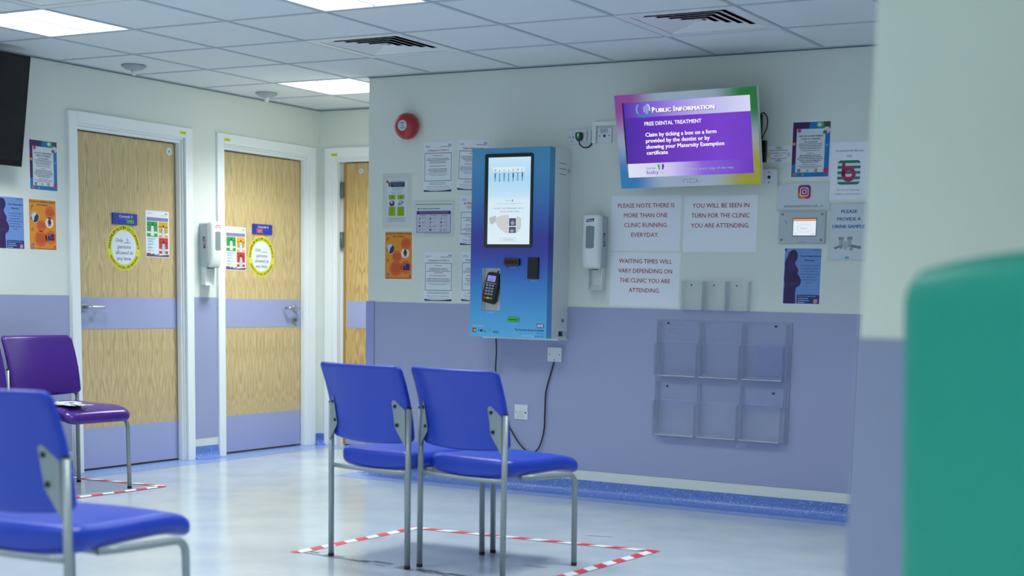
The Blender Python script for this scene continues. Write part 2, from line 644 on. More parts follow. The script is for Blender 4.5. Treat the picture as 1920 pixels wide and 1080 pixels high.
class Sheet(MB):
    """A flat printed thing w x h mm, face towards +Z; positions in mm from its top left corner."""
    recalc = False

    def __init__(s, w, h, base='paper', thick=0.0008, sleeve=0.0, border=None):
        super().__init__()
        s.w, s.h, s.top = w / 1000, h / 1000, thick
        s.lay = 1
        if sleeve:
            q = sleeve / 1000
            a, b, z = s.w / 2 + q, s.h / 2 + q, thick * 0.7
            s.quad((-a, -b, z), (a, -b, z), (a, b, z), (-a, b, z), 'sleeve')
        if base:
            s.box(-s.w / 2, -s.h / 2, 0, s.w / 2, s.h / 2, thick, base)

    def _z(s, lay):
        return s.top + 0.00025 * (s.lay if lay is None else lay)

    def P(s, x, y, z):
        return (x / 1000 - s.w / 2, s.h / 2 - y / 1000, z)

    def rect(s, x0, y0, x1, y1, m, lay=None):
        z = s._z(lay)
        s.add([s.P(x0, y1, z), s.P(x1, y1, z), s.P(x1, y0, z), s.P(x0, y0, z)], [(0, 1, 2, 3)], m)
        return s

    def poly(s, pts, m, lay=None):
        z = s._z(lay)
        area = sum(pts[i][0] * pts[(i + 1) % len(pts)][1] - pts[(i + 1) % len(pts)][0] * pts[i][1] for i in range(len(pts)))
        pts = pts if area < 0 else pts[::-1]
        s.add([s.P(x, y, z) for x, y in pts], [tuple(range(len(pts)))], m)
        return s

    def oval(s, cx, cy, rx, ry, m, lay=None, n=36):
        return s.poly([(cx + rx * math.cos(2 * PI * i / n), cy + ry * math.sin(2 * PI * i / n)) for i in range(n)], m, lay)

    def ring(s, cx, cy, r0, r1, m, lay=None, n=40, a0=0, a1=2 * PI, sy=1.0):
        z = s._z(lay)
        k = n
        vs = []
        for i in range(k + 1):
            a = a0 + (a1 - a0) * i / k
            vs.append(s.P(cx + r0 * math.cos(a), cy + sy * r0 * math.sin(a), z))
            vs.append(s.P(cx + r1 * math.cos(a), cy + sy * r1 * math.sin(a), z))
        s.add(vs, [(2 * i, 2 * i + 2, 2 * i + 3, 2 * i + 1) for i in range(k)], m)
        return s

    def frame(s, x0, y0, x1, y1, t, m, lay=None):
        s.rect(x0, y0, x1, y0 + t, m, lay)
        s.rect(x0, y1 - t, x1, y1, m, lay)
        s.rect(x0, y0 + t, x0 + t, y1 - t, m, lay)
        s.rect(x1 - t, y0 + t, x1, y1 - t, m, lay)
        return s

    def rr(s, x0, y0, x1, y1, r, m, lay=None):
        pts = rrect(x1 - x0, y1 - y0, r, 5)
        return s.poly([((x0 + x1) / 2 + p[0], (y0 + y1) / 2 + p[1]) for p in pts], m, lay)

    def text(s, txt, cx, y, cap, m, w=None, bold=0.0, align='c', lay=None, shear=0.0, rot=0.0):
        """one line of lettering; y = baseline, cap = capital height in mm, w = fitted width in mm"""
        vs, fs = glyphs(txt, bold, shear)
        if not vs:
            return s
        x0 = min(v[0] for v in vs)
        x1 = max(v[0] for v in vs)
        k = cap / 0.727
        kx = k if w is None else w / (x1 - x0)
        W = (x1 - x0) * kx
        ox = {'c': -W / 2, 'l': 0, 'r': -W}[align]
        z = s._z((s.lay if lay is None else lay) + 1)
        ca, sa = math.cos(rot), math.sin(rot)
        out = []
        for v in vs:
            a, bq = (v[0] - x0) * kx + ox, -v[1] * k
            out.append(s.P(cx + a * ca - bq * sa, y + a * sa + bq * ca, z + v[2]))
        return s.add(out, fs, m)

    def arc(s, txt, cx, cy, r, cap, m, mid, span, bold=0.0, inside=False, sy=1.0):
        """lettering bent round a circle; mid and span in degrees, 0 = top, clockwise"""
        vs, fs = glyphs(txt, bold)
        x0 = min(v[0] for v in vs)
        x1 = max(v[0] for v in vs)
        k = cap / 0.727
        z = s._z(s.lay + 1)
        out = []
        for v in vs:
            t = (v[0] - x0) / (x1 - x0) - 0.5
            if inside:
                a = math.radians(mid - span * t)
                rr_ = r - v[1] * k
            else:
                a = math.radians(mid + span * t)
                rr_ = r + v[1] * k
            out.append(s.P(cx + rr_ * math.sin(a), cy - rr_ * math.cos(a) * sy, z + v[2]))
        return s.add(out, fs, m)

    def lines(s, x0, x1, y, n, dy, t, m, centre=True, short=0.25, lay=None):
        """lines of print too small to read, as strokes of word length"""
        t *= 0.82
        for i in range(n):
            L = (x1 - x0) * (1 - short * random.random() * (1 if i < n - 1 else 2))
            a = (x0 + x1 - L) / 2 if centre else x0
            x = a
            while x < a + L - 1:
                ww = random.uniform(3, 11) * max(t, 1.2) / 2
                e = min(x + ww, a + L)
                s.rect(x, y + i * dy - t / 2, e, y + i * dy + t / 2, m, lay)
                x = e + t * 0.55
        return s


# ================================================================== the room
def build_room():
    w = MB()
    w.recalc = False
    w.box(XL - 0.15, -10.5, 0, XL, -1.085, 2.6, 'wall_paint')
    w.box(XL - 0.15, -1.085, 2.085, XL, -0.165, 2.6, 'wall_paint')
    w.box(XL - 0.15, -0.165, 0, XL, 0.195, 2.6, 'wall_paint')
    w.box(XL - 0.15, 0.195, 2.085, XL, 1.11, 2.6, 'wall_paint')
    w.box(XL - 0.15, 1.11, 0, XL, YB + 0.15, 2.6, 'wall_paint')
    struct(w.build('wall_left'))
    w = MB()
    w.recalc = False
    w.box(XL, YB, 0, -1.675, YB + 0.15, 2.6, 'wall_paint')
    w.box(-1.675, YB, 2.085, -0.755, YB + 0.15, 2.6, 'wall_paint')
    w.box(-0.755, YB, 0, XC, YB + 0.15, 2.6, 'wall_paint')
    struct(w.build('wall_back'))
    w = MB()
    w.box(XC, 0, 0, 4.22, YB + 0.15, 2.6, 'wall_paint')
    struct(w.build('wall_right'))
    w = MB()
    w.box(4.222, -4.93, 0, 6.9, 0, 2.6, 'pillar_paint')
    struct(w.build('wall_pillar', bevel=0.004))
    w = MB()
    w.box(6.9, -10.5, 0, 7.05, -4.93, 2.6, 'wall_paint')
    struct(w.build('wall_side'))
    w = MB()
    w.box(XL - 0.15, -10.65, 0, 7.05, -10.5, 2.6, 'wall_paint')
    struct(w.build('wall_front'))
    # floor with a blue border let in along the walls, and worn marks
    f = MB()
    f.box(XL - 0.15, -10.5, -0.1, 7.05, YB + 0.15, 0.0, 'floor_vinyl')
    z = 0.0006

    def patch(x0, y0, x1, y1, m, zz=z):
        f.quad((x0, y0, zz), (x1, y0, zz), (x1, y1, zz), (x0, y1, zz), m)
    patch(XL - 0.06, -10.5, XL + 0.2, YB, 'border_vinyl')
    patch(XL + 0.2, YB - 0.2, XC - 0.1, YB + 0.05, 'border_vinyl')
    patch(XC - 0.1, -0.215, XC, YB, 'border_vinyl')
    patch(XC, -0.215, 4.2, 0, 'border_vinyl')
    patch(4.0, -5.13, 4.2, -0.215, 'border_vinyl')
    patch(4.2, -5.13, 6.9, -4.93, 'border_vinyl')

    def mark(a, b, wd, jit=0.0):
        a, b = Vector(a + (0.0009,)), Vector(b + (0.0009,))
        d = (b - a)
        n = Vector((-d.y, d.x, 0)).normalized()
        k = max(1, int(d.length / 0.05))
        for i in range(k):
            if jit and random.random() < 0.2:
                continue
            w0 = wd * random.uniform(0.4, 1.0)
            p, q = a + d * (i / k), a + d * ((i + 1) / k)
            o = n * random.uniform(-jit, jit)
            f.quad(tuple(p - n * w0 / 2 + o), tuple(q - n * w0 / 2 + o), tuple(q + n * w0 / 2 + o), tuple(p + n * w0 / 2 + o), 'scuff')
    mark((1.02, -2.44), (2.2, -2.55), 0.030, 0.012)
    mark((1.02, -2.475), (2.2, -2.585), 0.016, 0.008)
    mark((1.79, -1.30), (1.91, -1.27), 0.014)
    mark((1.95, -2.16), (2.05, -2.16), 0.012)
    struct(f.build('floor'))
    # suspended ceiling: lay-in tiles on a 600 mm grid
    c = MB()
    skip = set(q for q in LIGHT_CELLS if not BLOCKED(*q)) | set(VENT_CELLS)
    for i in range(-4, 12):
        for j in range(-3, 18):
            if (i, j) in skip:
                continue
            x0, x1, y0, y1 = 0.6 * i, 0.6 * i + 0.6, -0.6 * j, -0.6 * j + 0.6
            x0, x1 = max(x0, XL - 0.1), min(x1, 6.95)
            y0, y1 = max(y0, -10.55), min(y1, YB + 0.1)
            if x1 - x0 < 0.01 or y1 - y0 < 0.01:
                continue
            c.box(x0, y0, H + 0.001, x1, y1, H + 0.016, 'tile_white')
    b = 0.011
    for i in range(-3, 12):
        c.box(0.6 * i - b, -10.5, H - 0.0025, 0.6 * i + b, YB, H + 0.0012, 'grid_bar')
    for j in range(-2, 18):
        c.box(XL, -0.6 * j - b, H - 0.002, 6.9, -0.6 * j + b, H + 0.0012, 'grid_bar')
    struct(c.build('ceiling'))
    # perimeter trim and a solid strip below it, coloured dark as its shadow line
    t = MB()

    def perim(x0, y0, x1, y1):
        t.box(x0, y0, H - 0.0035, x1, y1, H + 0.001, 'grid_bar')

    def gap(x0, y0, x1, y1):
        t.box(x0, y0, H - 0.009, x1, y1, H - 0.0035, 'shadow_strip')
    perim(XL, -10.5, XL + 0.022, YB)
    gap(XL, -10.5, XL + 0.005, YB)
    perim(XC, -0.022, 4.2, 0)
    gap(XC, -0.006, 4.2, 0)
    perim(XC - 0.022, 0, XC, YB)
    perim(XL, YB - 0.022, XC, YB)
    gap(XL, YB - 0.005, XC, YB)
    struct(t.build('trim_ceiling'))


LIGHT_CELLS = [(i, j) for i in (-2, 1, 4, 7, 10) for j in (0, 4, 8, 12, 16)]
VENT_CELLS = [(0, 2), (3, 2), (-1, 5)]
BLOCKED = lambda i, j: (i >= 7 and j <= 8) or (i >= 1 and j == 0) or i == 10


def build_dado():
    # vinyl wall protection with a white strip and coved skirting below it
    d = MB()
    d.box(-0.40, -0.004, 0.142, 2.66, 0, 1.071, 'dado_vinyl')
    d.box(2.6625, -0.004, 0.142, 4.2, 0, 1.071, 'dado_vinyl')
    d.box(2.6605, -0.0038, 0.142, 2.662, 0, 1.0705, '#4d557a')
    struct(d.build('trim_dado_right', bevel=0.001))
    d = MB()
    d.box(XC - 0.009, -0.009, 0.142, -0.402, 0.0, 1.075, 'dado_guard')
    d.box(XC - 0.009, 0.0, 0.142, XC, 0.055, 1.075, 'dado_guard')
    struct(d.build('trim_corner_guard', bevel=0.002))
    d = MB()
    d.box(XL, -10.5, 0.142, XL + 0.004, -1.16, 1.071, 'dado_vinyl')
    d.box(XL, -0.10, 0.142, XL + 0.004, 0.13, 1.071, 'dado_vinyl')
    struct(d.build('trim_dado_left', bevel=0.001))
    d = MB()
    d.box(XC - 0.004, 0.056, 0.142, XC, YB, 1.071, 'dado_vinyl')
    struct(d.build('trim_dado_recess'))
    d = MB()
    d.box(4.219, -4.934, 0.1, 6.9, -4.93, 1.071, 'dado_vinyl')
    d.box(4.218, -4.93, 0.1, 4.222, 0, 1.071, 'dado_vinyl')
    struct(d.build('trim_dado_pillar', bevel=0.001))

    def cove(prof_len, name, mw):
        r = 0.045
        prof = [(0.0, 0.084), (0.004, 0.084)]
        for i in range(9):
            a = PI / 2 * i / 8
            prof.append((0.004 + r * (1 - math.cos(a)), 0.0012 + r * (1 - math.sin(a))))
        prof.append((0.09, 0.0011))
        prof.append((0.0, 0.0007))
        m = MB()
        vs = [(0, -p[0], p[1]) for p in prof] + [(prof_len, -p[0], p[1]) for p in prof]
        n = len(prof)
        m.add(vs, [(i, i + 1, n + i + 1, n + i) for i in range(n - 1)], 'cove_vinyl', False)
        m.add(vs, [tuple(range(n)), tuple(range(2 * n - 1, n - 1, -1))], 'cove_vinyl')
        return struct(m.build(name, mw=mw))
    T = Matrix.Translation
    RZ = lambda a: Matrix.Rotation(math.radians(a), 4, 'Z')
    cove(4.2 - XC + 0.0, 'baseboard_right', T((XC, 0, 0)))
    cove(YB, 'baseboard_recess', T((XC, YB, 0)) @ RZ(-90))
    cove(9.34, 'baseboard_left', T((XL, -10.5, 0)) @ RZ(90))
    cove(0.23, 'baseboard_between_doors', T((XL, -0.10, 0)) @ RZ(90))
    cove(0.07, 'baseboard_back', T((XL, YB, 0)))
    cove(0.25, 'baseboard_back_end', T((-0.70, YB, 0)))
    cove(0.06, 'baseboard_corner', T((XL, 1.18, 0)) @ RZ(90))


# ------------------------------------------------------------------ doors
def build_door(n, mw, width, oak, hinge_left, locks, seed):
    """local: X along the wall, Y into the wall, Z up; opening from x=0 to x=width"""
    d = bpy.data.objects.new('door_%d' % n, None)
    COL.objects.link(d)
    d.matrix_world = mw
    struct(d)
    W, Ht = width, 2.085
    f = MB()
    a = 0.062
    # architrave with a rounded outer profile
    for (x0, x1) in ((-a, 0.004), (W - 0.004, W + a)):
        f.box(x0, -0.018, 0, x1, 0.002, Ht + a, 'frame_paint')
    f.box(0.004, -0.018, Ht - 0.004, W - 0.004, 0.002, Ht + a, 'frame_paint')
    # lining and stop
    L = 0.03
    f.box(0, 0.002, 0, L - 0.012, 0.15, Ht, 'frame_paint')
    f.box(W - L + 0.012, 0.002, 0, W, 0.15, Ht, 'frame_paint')
    f.box(L - 0.012, 0.002, Ht - L + 0.012, W - L + 0.012, 0.15, Ht, 'frame_paint')
    f.box(0.018, 0.012, 0, L, 0.05, Ht - L, 'frame_paint')
    f.box(W - L, 0.012, 0, W - 0.018, 0.05, Ht - L, 'frame_paint')
    f.box(0.018, 0.012, Ht - L - 0.006, W - 0.018, 0.05, Ht - 0.018, 'frame_paint')
    f.build('door_frame', d, bevel=0.003)
    lf = bpy.data.objects.new('door_leaf', None)
    g = MB()
    x0, x1 = L - 0.006, W - L + 0.003
    if n == 3:
        x0 = L + 0.03
    g.box(x0, 0.055, 0.012, x1, 0.099, 2.043, oak)
    leaf = g.build('door_leaf', d, bevel=0.001)
    p = MB()
    bx0 = x0 + (0.03 if n == 3 else 0.001)
    p.box(bx0, 0.0535, 0.868, x1 - 0.001, 0.056, 1.062, 'door_band')
    p.build('band_panel', leaf)
    p = MB()
    p.box(bx0, 0.0535, 0.014, x1 - 0.001, 0.056, 0.262, 'door_band')
    p.build('kick_panel', leaf)
    if n == 3:
        e = MB()
        e.box(x0 - 0.002, 0.053, 0.012, x0 + 0.02, 0.1, 2.043, 'oak_edge')
        e.build('lipping', leaf)
        s = MB()
        s.box(0.018, 0.075, 0, x0, 0.15, Ht - 0.018, 'frame_paint')
        s.build('seal', d)
        for z in (1.855, 1.50, 0.35):
            h = MB()
            h.box(L - 0.002, 0.045, z - 0.055, x0 + 0.004, 0.058, z + 0.055, 'hinge_metal')
            h.cyl((L + 0.014, 0.046, z - 0.055), 0.007, 0.11, 'hinge_metal', 12)
            for zz in (-0.035, 0.0, 0.035):
                h.cyl((L + 0.003, 0.0455, z + zz), 0.004, 0.001, 'dark_gap', 8, 'y')
            h.build('hinge', d)
    else:
        hx = x0 + 0.065 if not hinge_left else x1 - 0.065
        sg = 1 if not hinge_left else -1
        h = MB()
        z = 1.002
        h.cyl((hx, 0.0535, z), 0.026, 0.009, 'steel', 24, 'y')
        path = fillet([(hx, 0.05, z), (hx, -0.004, z), (hx + sg * 0.125, -0.004, z), (hx + sg * 0.125, 0.03, z)], 0.018, 6)
        h.tube(path, 0.0098, 'steel', 14)
        h.build('handle', leaf)
        if locks:
            k = MB()
            k.cyl((hx, 0.0535, z - 0.085), 0.026, 0.01, 'steel', 24, 'y')
            k.box(hx - 0.006, 0.028, z - 0.10, hx + 0.006, 0.044, z - 0.07, 'steel')
            k.build('thumb_turn', leaf)
    return d


def build_doors():
    T = Matrix.Translation
    RZ = lambda a: Matrix.Rotation(math.radians(a), 4, 'Z')
    build_door(1, T((XL, -1.085, 0)) @ RZ(90), 0.92, 'oak_a', False, False, 0)
    build_door(2, T((XL, 0.195, 0)) @ RZ(90), 0.915, 'oak_b', True, True, 1)
    build_door(3, T((-1.675, YB, 0)), 0.92, 'oak_c', True, False, 2)


# ------------------------------------------------------------------ ceiling fittings
def build_lights():
    names = {(-2, 0): 'square ceiling light panel glowing over the recess by the consulting doors',
             (-2, 4): 'square ceiling light panel glowing above the black wall television',
             (1, 4): 'square ceiling light panel glowing in line with the nearer air vent'}
    for (i, j) in LIGHT_CELLS:
        if BLOCKED(i, j):
            continue
        x, y = 0.6 * i + 0.3, -0.6 * j + 0.3
        lb = names.get((i, j), 'square ceiling light panel farther back in the waiting room')
        t = thing('ceiling_light', lb, 'ceiling light', Matrix.Translation((x, y, H)), 'recessed ceiling light panels')
        m = MB()
        a, b = 0.2975, 0.279
        for (x0, y0, x1, y1) in ((-a, -a, a, -b), (-a, b, a, a), (-a, -b, -b, b), (b, -b, a, b)):
            m.box(x0, y0, -0.001, x1, y1, 0.05, 'lamp_frame')
        m.box(-a, -a, 0.05, a, a, 0.06, 'lamp_frame')
        m.box(-0.006, -b, 0.004, 0.006, b, 0.012, 'lamp_frame')
        m.build('frame', t)
        for sx in (-1, 1):
            d = MB()
            d.box(min(sx * 0.007, sx * b), -b, 0.006, max(sx * 0.007, sx * b), b, 0.012, 'diffuser')
            d.build('diffuser', t)
        ld = bpy.data.lights.new('panel_light', 'AREA')
        ld.energy = LAMP_W * (1.6 if (i, j) == (-2, 0) else 1.0)
        ld.shape = 'SQUARE'
        ld.size = 0.55
        ld.spread = math.radians(125)
        ld.color = (0.95, 1.0, 0.985)
        lo = bpy.data.objects.new('panel_light', ld)
        COL.objects.link(lo)
        lo.location = (0, 0, 0.003)
        lo.parent = t


def build_vents():
    lbs = {(0, 2): 'square four-way air vent in the ceiling above the fire alarm',
           (3, 2): 'square four-way air vent in the ceiling above the tilted information screen',
           (-1, 5): 'square air vent cut by the top frame edge beside a light panel'}
    proto = None
    for c in VENT_CELLS:
        x, y = 0.6 * c[0] + 0.3, -0.6 * c[1] + 0.3
        mw = Matrix.Translation((x, y, H))
        if proto is None:
            t = thing('ceiling_vent', lbs[c], 'air vent', mw, 'ceiling air vents')
            m = MB()
            a, b = 0.2975, 0.245
            for (x0, y0, x1, y1) in ((-a, -a, a, -b), (-a, b, a, a), (-a, -b, -b, b), (b, -b, a, b)):
                m.box(x0, y0, -0.003, x1, y1, 0.004, 'white_plastic')
            m.build('frame', t, bevel=0.001)
            k = MB()
            k.recalc = False
            for (x0, y0, x1, y1) in ((-b, -b, b, -b), (b, -b, b, b), (b, b, -b, b), (-b, b, -b, -b)):
                k.quad((x0, y0, 0.003), (x1, y1, 0.003), (x1, y1, 0.16), (x0, y0, 0.16), 'duct_shade')
            k.quad((-b, -b, 0.16), (b, -b, 0.16), (b, b, 0.16), (-b, b, 0.16), 'duct_shade')
            k.build('duct', t)
            for s in (0.2435, 0.2, 0.1565, 0.113, 0.0695):
                l = MB()
                up, q = s - 0.034, 0.011
                th = 0.0015
                ring = lambda r, z: [(-r, -r, z), (r, -r, z), (r, r, z), (-r, r, z)]
                vs = ring(s, 0.0) + ring(up, q) + ring(s - th * 3, 0.0) + ring(up - th * 3, q)
                fs = []
                for e in range(4):
                    n = (e + 1) % 4
                    fs += [(e, n, 4 + n, 4 + e), (8 + e, 12 + e, 12 + n, 8 + n), (e, 8 + e, 8 + n, n), (4 + e, 4 + n, 12 + n, 12 + e)]
                l.add(vs, fs, 'white_plastic')
                l.build('louver', t)
            e = MB()
            e.box(-0.02, -0.02, 0.004, 0.02, 0.02, 0.01, 'white_plastic')
            e.build('centre_plate', t)
            proto = t
        else:
            r = proto.copy()
            COL.objects.link(r)
            r.matrix_world = mw
            r['label'] = lbs[c]
            for ch in list(proto.children):
                q = ch.copy()
                COL.objects.link(q)
                q.parent = r
    for x, y, lb in ((-1.497, -0.902, 'white ceiling sensor over the first consulting door'),
                     (-1.546, 0.351, 'white ceiling sensor over the second consulting door')):
        t = thing('ceiling_sensor', lb, 'sensor', Matrix.Translation((x, y, H)), 'ceiling sensors')
        m = MB()
        m.lathe((0, 0, 0), [(0.072, -0.0), (0.072, -0.010), (0.048, -0.026), (0.02, -0.030)], 'sensor_grey', 8)
        m.build('base', t)
        m = MB()
        m.lathe((0, 0, 0), [(0.018, -0.028), (0.016, -0.048), (0.008, -0.06)], 'white_plastic', 16)
        m.build('detector_head', t)


# ------------------------------------------------------------------ chairs
def make_chair(name, label, vinyl, mw, top=0.838, group=None):
    """local: X across, Y towards the sitter's knees, Z up; rear posts at y = 0"""
    t = thing(name, label, 'chair', mw, group)
    s = 0.2225
    r = 0.012

    def seat_fn(x, y, q):
        X, Y = x, y + 0.276
        Z = 0.441 + q
        u = (Y - 0.03) / 0.497
        if u > 0.72:
            Z -= 0.10 * (u - 0.72) ** 1.6 * 2.2
        Z += 0.010 * max(0.0, 0.25 - u) * 4 * (1 if q > 0 else 0)
        Z -= 0.022 * (1 - (2 * x / 0.45) ** 2) * (1 if q < 0 else 0) * max(0.0, 1 - u * 1.6)
        Y -= 0.018 * (1 - (2 * x / 0.45) ** 2) * max(0.0, 1 - u * 3)
        return (X, Y, Z)
    m = MB()
    m.pad(0.428, 0.502, 0.062, 0.026, vinyl, seat_fn, rc=0.05, crown=0.010)
    m.build('seat', t)
    hb = top - 0.522

    def back_fn(x, y, q):
        z = 0.522 + hb / 2 + y
        u = (z - 0.522) / hb
        Y = 0.014 - 0.018 * u - 0.070 * u * u
        Y += -0.040 * (1 - (2 * x / 0.44) ** 2)
        dz = -0.012 * (1 - (2 * x / 0.44) ** 2) * (1 - u)
        return (x, Y - q, z + dz)
    m = MB()
    m.pad(0.452, hb, 0.034, 0.014, vinyl, back_fn, rc=0.022, crown=0.006)
    m.build('backrest', t)
    for sx in (-1, 1):
        X = sx * s
        leg = MB()
        leg.tube([(X, -0.012, 0.012), (X, -0.012, 0.664)], r, 'chair_grey', 16)
        lo = leg.build('leg', t)
        k = MB()
        k.cyl((X, -0.012, 0.0), r + 0.0008, 0.014, 'rubber', 16)
        k.build('rubber_foot', lo)
        k = MB()
        k.cyl((X, -0.012, 0.663), r + 0.0006, 0.006, 'rubber', 16)
        k.build('end_cap', lo)
        leg = MB()
        leg.tube(fillet([(X, 0.470, 0.012), (X, 0.462, 0.390), (X, 0.20, 0.400), (X * 0.9, 0.12, 0.402)], 0.05, 7), r, 'chair_grey', 16)
        lo = leg.build('leg', t)
        k = MB()
        k.cyl((X, 0.470, 0.0), r + 0.0008, 0.014, 'rubber', 16)
        k.build('rubber_foot', lo)
        b = MB()
        c = sx

        def yb(x, z):
            t_ = min(1.0, max(0.0, (0.214 - x) / 0.045))
            return -0.0235 * (1 - t_) + t_ * (-0.0315 - 0.21 * (z - 0.585))
        pts = [(0.218, 0.505), (0.214, 0.655), (0.184, 0.694), (0.174, 0.698), (0.168, 0.690), (0.167, 0.585), (0.172, 0.572)]
        vs = [(c * x, yb(x, z) - 0.003, z) for x, z in pts] + [(c * x, yb(x, z), z) for x, z in pts]
        n_ = len(pts)
        b.add(vs, [tuple(range(n_)), tuple(range(2 * n_ - 1, n_ - 1, -1))] + [(i, (i + 1) % n_, n_ + (i + 1) % n_, n_ + i) for i in range(n_)], 'bracket_grey')
        bo = b.build('bracket', t)
        for z in (0.672, 0.594):
            q = MB()
            q.lathe((c * 0.1775, yb(0.1775, z) - 0.003, z), [(0.0075, -0.002), (0.0075, 0.003), (0.004, 0.005)], 'rubber', 12, '-y')
            q.build('bolt', bo)
    m = MB()
    m.tube([(-s, -0.010, 0.398), (-s * 0.6, 0.0, 0.393), (0, 0.004, 0.391), (s * 0.6, 0.0, 0.393), (s, -0.010, 0.398)], 0.0095, 'chair_grey', 12)
    m.tube([(-s * 0.9, 0.12, 0.402), (s * 0.9, 0.12, 0.402)], 0.0095, 'chair_grey', 12)
    m.build('seat_rail', t)
    return t


def copy_chair(src, label, mw):
    r = src.copy()
    COL.objects.link(r)
    r.matrix_world = mw
    r['label'] = label
    for ch in list(src.children):
        c = ch.copy()
        COL.objects.link(c)
        c.parent = r
        for g in list(ch.children):
            e = g.copy()
            COL.objects.link(e)
            e.parent = c
    return r


def build_chairs():
    T = Matrix.Translation
    RZ = lambda a: Matrix.Rotation(math.radians(a), 4, 'Z')
    grp = 'blue vinyl waiting room chairs'
    a = make_chair('waiting_chair', 'blue vinyl chair in the taped square, the one closer to the oak doors', 'blue_vinyl', T((1.379, -2.484, 0)) @ RZ(-8.0), group=grp)
    copy_chair(a, 'blue vinyl chair in the taped square, the one closer to the leaflet racks', T((1.832, -2.474, 0)) @ RZ(-8.0))
    copy_chair(a, 'large out-of-focus blue vinyl chair nearest the camera, covering the purple chairs', T((1.83, -4.768, 0)) @ RZ(3.3) @ Matrix.Diagonal((1.0, 1.0, 1.03, 1.0)))
    S = Matrix.Diagonal((1.05, 0.88, 1.0, 1.0))
    p = make_chair('waiting_chair', 'purple vinyl chair with white scraps on its seat beside the first oak door', 'purple_vinyl', T((-1.500, -1.625, 0)) @ RZ(-93) @ S, top=0.848, group='purple vinyl waiting room chairs')
    copy_chair(p, 'purple vinyl chair almost wholly hidden behind the near blue chair', T((-1.500, -2.150, 0)) @ RZ(-93) @ S)

    # tall teal chair close to the camera, only its back in view
    t = thing('high_back_chair', 'tall teal chair in front of the cream pillar, very close and out of focus', 'chair', T((4.693, -5.458, -0.016)) @ RZ(-30))
    m = MB()

    def bf(x, y, q):
        z = 0.80 + y
        u = (z - 0.4) / 0.8
        return (x, 0.02 - 0.05 * u - q - 0.012 * (1 - (2 * x / 0.56) ** 2), z + 0.030 * (1 - (2 * x / 0.56) ** 2) * u)
    m.pad(0.56, 0.79, 0.115, 0.055, 'teal_vinyl', bf, rc=0.035, crown=0.006)
    m.build('backrest', t)
    m = MB()

    def sf(x, y, q):
        return (x, y + 0.30, 0.43 + q - 0.02 * max(0, y - 0.12) * 3)
    m.pad(0.54, 0.52, 0.10, 0.035, 'teal_vinyl', sf, rc=0.05, crown=0.01)
    m.build('seat', t)
    for sx in (-1, 1):
        for y in (0.05, 0.5):
            l = MB()
            l.tube([(sx * 0.25, y, 0.016), (sx * 0.25, y, 0.39)], 0.0135, 'chair_grey', 14)
            l.build('leg', t)
        l = MB()
        l.tube([(sx * 0.25, 0.04, 0.385), (sx * 0.25, 0.51, 0.385)], 0.011, 'chair_grey', 12)
        l.build('seat_rail', t)
    # scraps on the purple seat
    m = MB()
    c = Vector((-1.20, -1.745, 0.486))
    n1, n2 = 22, 12
    vs, fs = [], []
    for i in range(n1):
        for j in range(n2):
            u, v = i / (n1 - 1) - 0.5, j / (n2 - 1) - 0.5
            e = max(abs(u), abs(v)) * 2
            z = 0.006 + 0.007 * math.sin(17 * u + 3 * v) * math.cos(13 * v - 5 * u) + 0.008 * math.sin(31 * u * v * 4 + 2)
            z *= 1.0 - 0.75 * e ** 3
            vs.append((c.x + u * 0.20 + 0.05 * math.sin(11 * v + 4 * u), c.y + v * 0.10 + 0.03 * math.sin(13 * u), c.z + max(z, 0.001)))
    for i in range(n1 - 1):
        for j in range(n2 - 1):
            fs.append((i * n2 + j, (i + 1) * n2 + j, (i + 1) * n2 + j + 1, i * n2 + j + 1))
    m.add(vs, fs, 'tissue', True)
    o = m.build('tissue')
    so = o.modifiers.new('thick', 'SOLIDIFY')
    so.thickness = 0.001
    tag(o, 'crumpled white tissue lying on the purple chair seat', 'tissue')


# ------------------------------------------------------------------ hazard tape on the floor
def tape(a, b, label, phase=0.0, w=0.052):
    a, b = Vector((a[0], a[1], 0)), Vector((b[0], b[1], 0))
    d = (b - a)
    L = d.length
    d.normalize()
    n = Vector((-d.y, d.x, 0))
    m = MB()
    m.recalc = False
    tape.n = getattr(tape, 'n', 0) + 1
    z = 0.0011 + 0.0004 * tape.n
    sk = 0.035
    st = 0.08
    k = -2
    while k * st + phase < L + sk:
        x0, x1 = k * st + phase, (k + 1) * st + phase
        q = []
        for (x, s) in ((x0 - sk / 2, -1), (x1 - sk / 2, -1), (x1 + sk / 2, 1), (x0 + sk / 2, 1)):
            x = min(max(x, 0), L)
            p = a + d * x + n * (s * w / 2)
            q.append((p.x, p.y, z))
        if (Vector(q[1]) - Vector(q[0])).length + (Vector(q[2]) - Vector(q[3])).length > 1e-4:
            m.add(q, [(0, 1, 2, 3)], 'tape_red' if k % 2 else 'tape_white')
        k += 1
    # the strip is a thin film with an edge of its own
    m.add([tuple(a + n * w / 2 + Vector((0, 0, z - 0.0003))), tuple(a - n * w / 2 + Vector((0, 0, z - 0.0003))), tuple(b - n * w / 2 + Vector((0, 0, z - 0.0003))), tuple(b + n * w / 2 + Vector((0, 0, z - 0.0003)))], [(0, 1, 2, 3)], 'tape_white')
    return tag(m.build('hazard_tape'), label, 'tape', 'red and white floor tape strips')


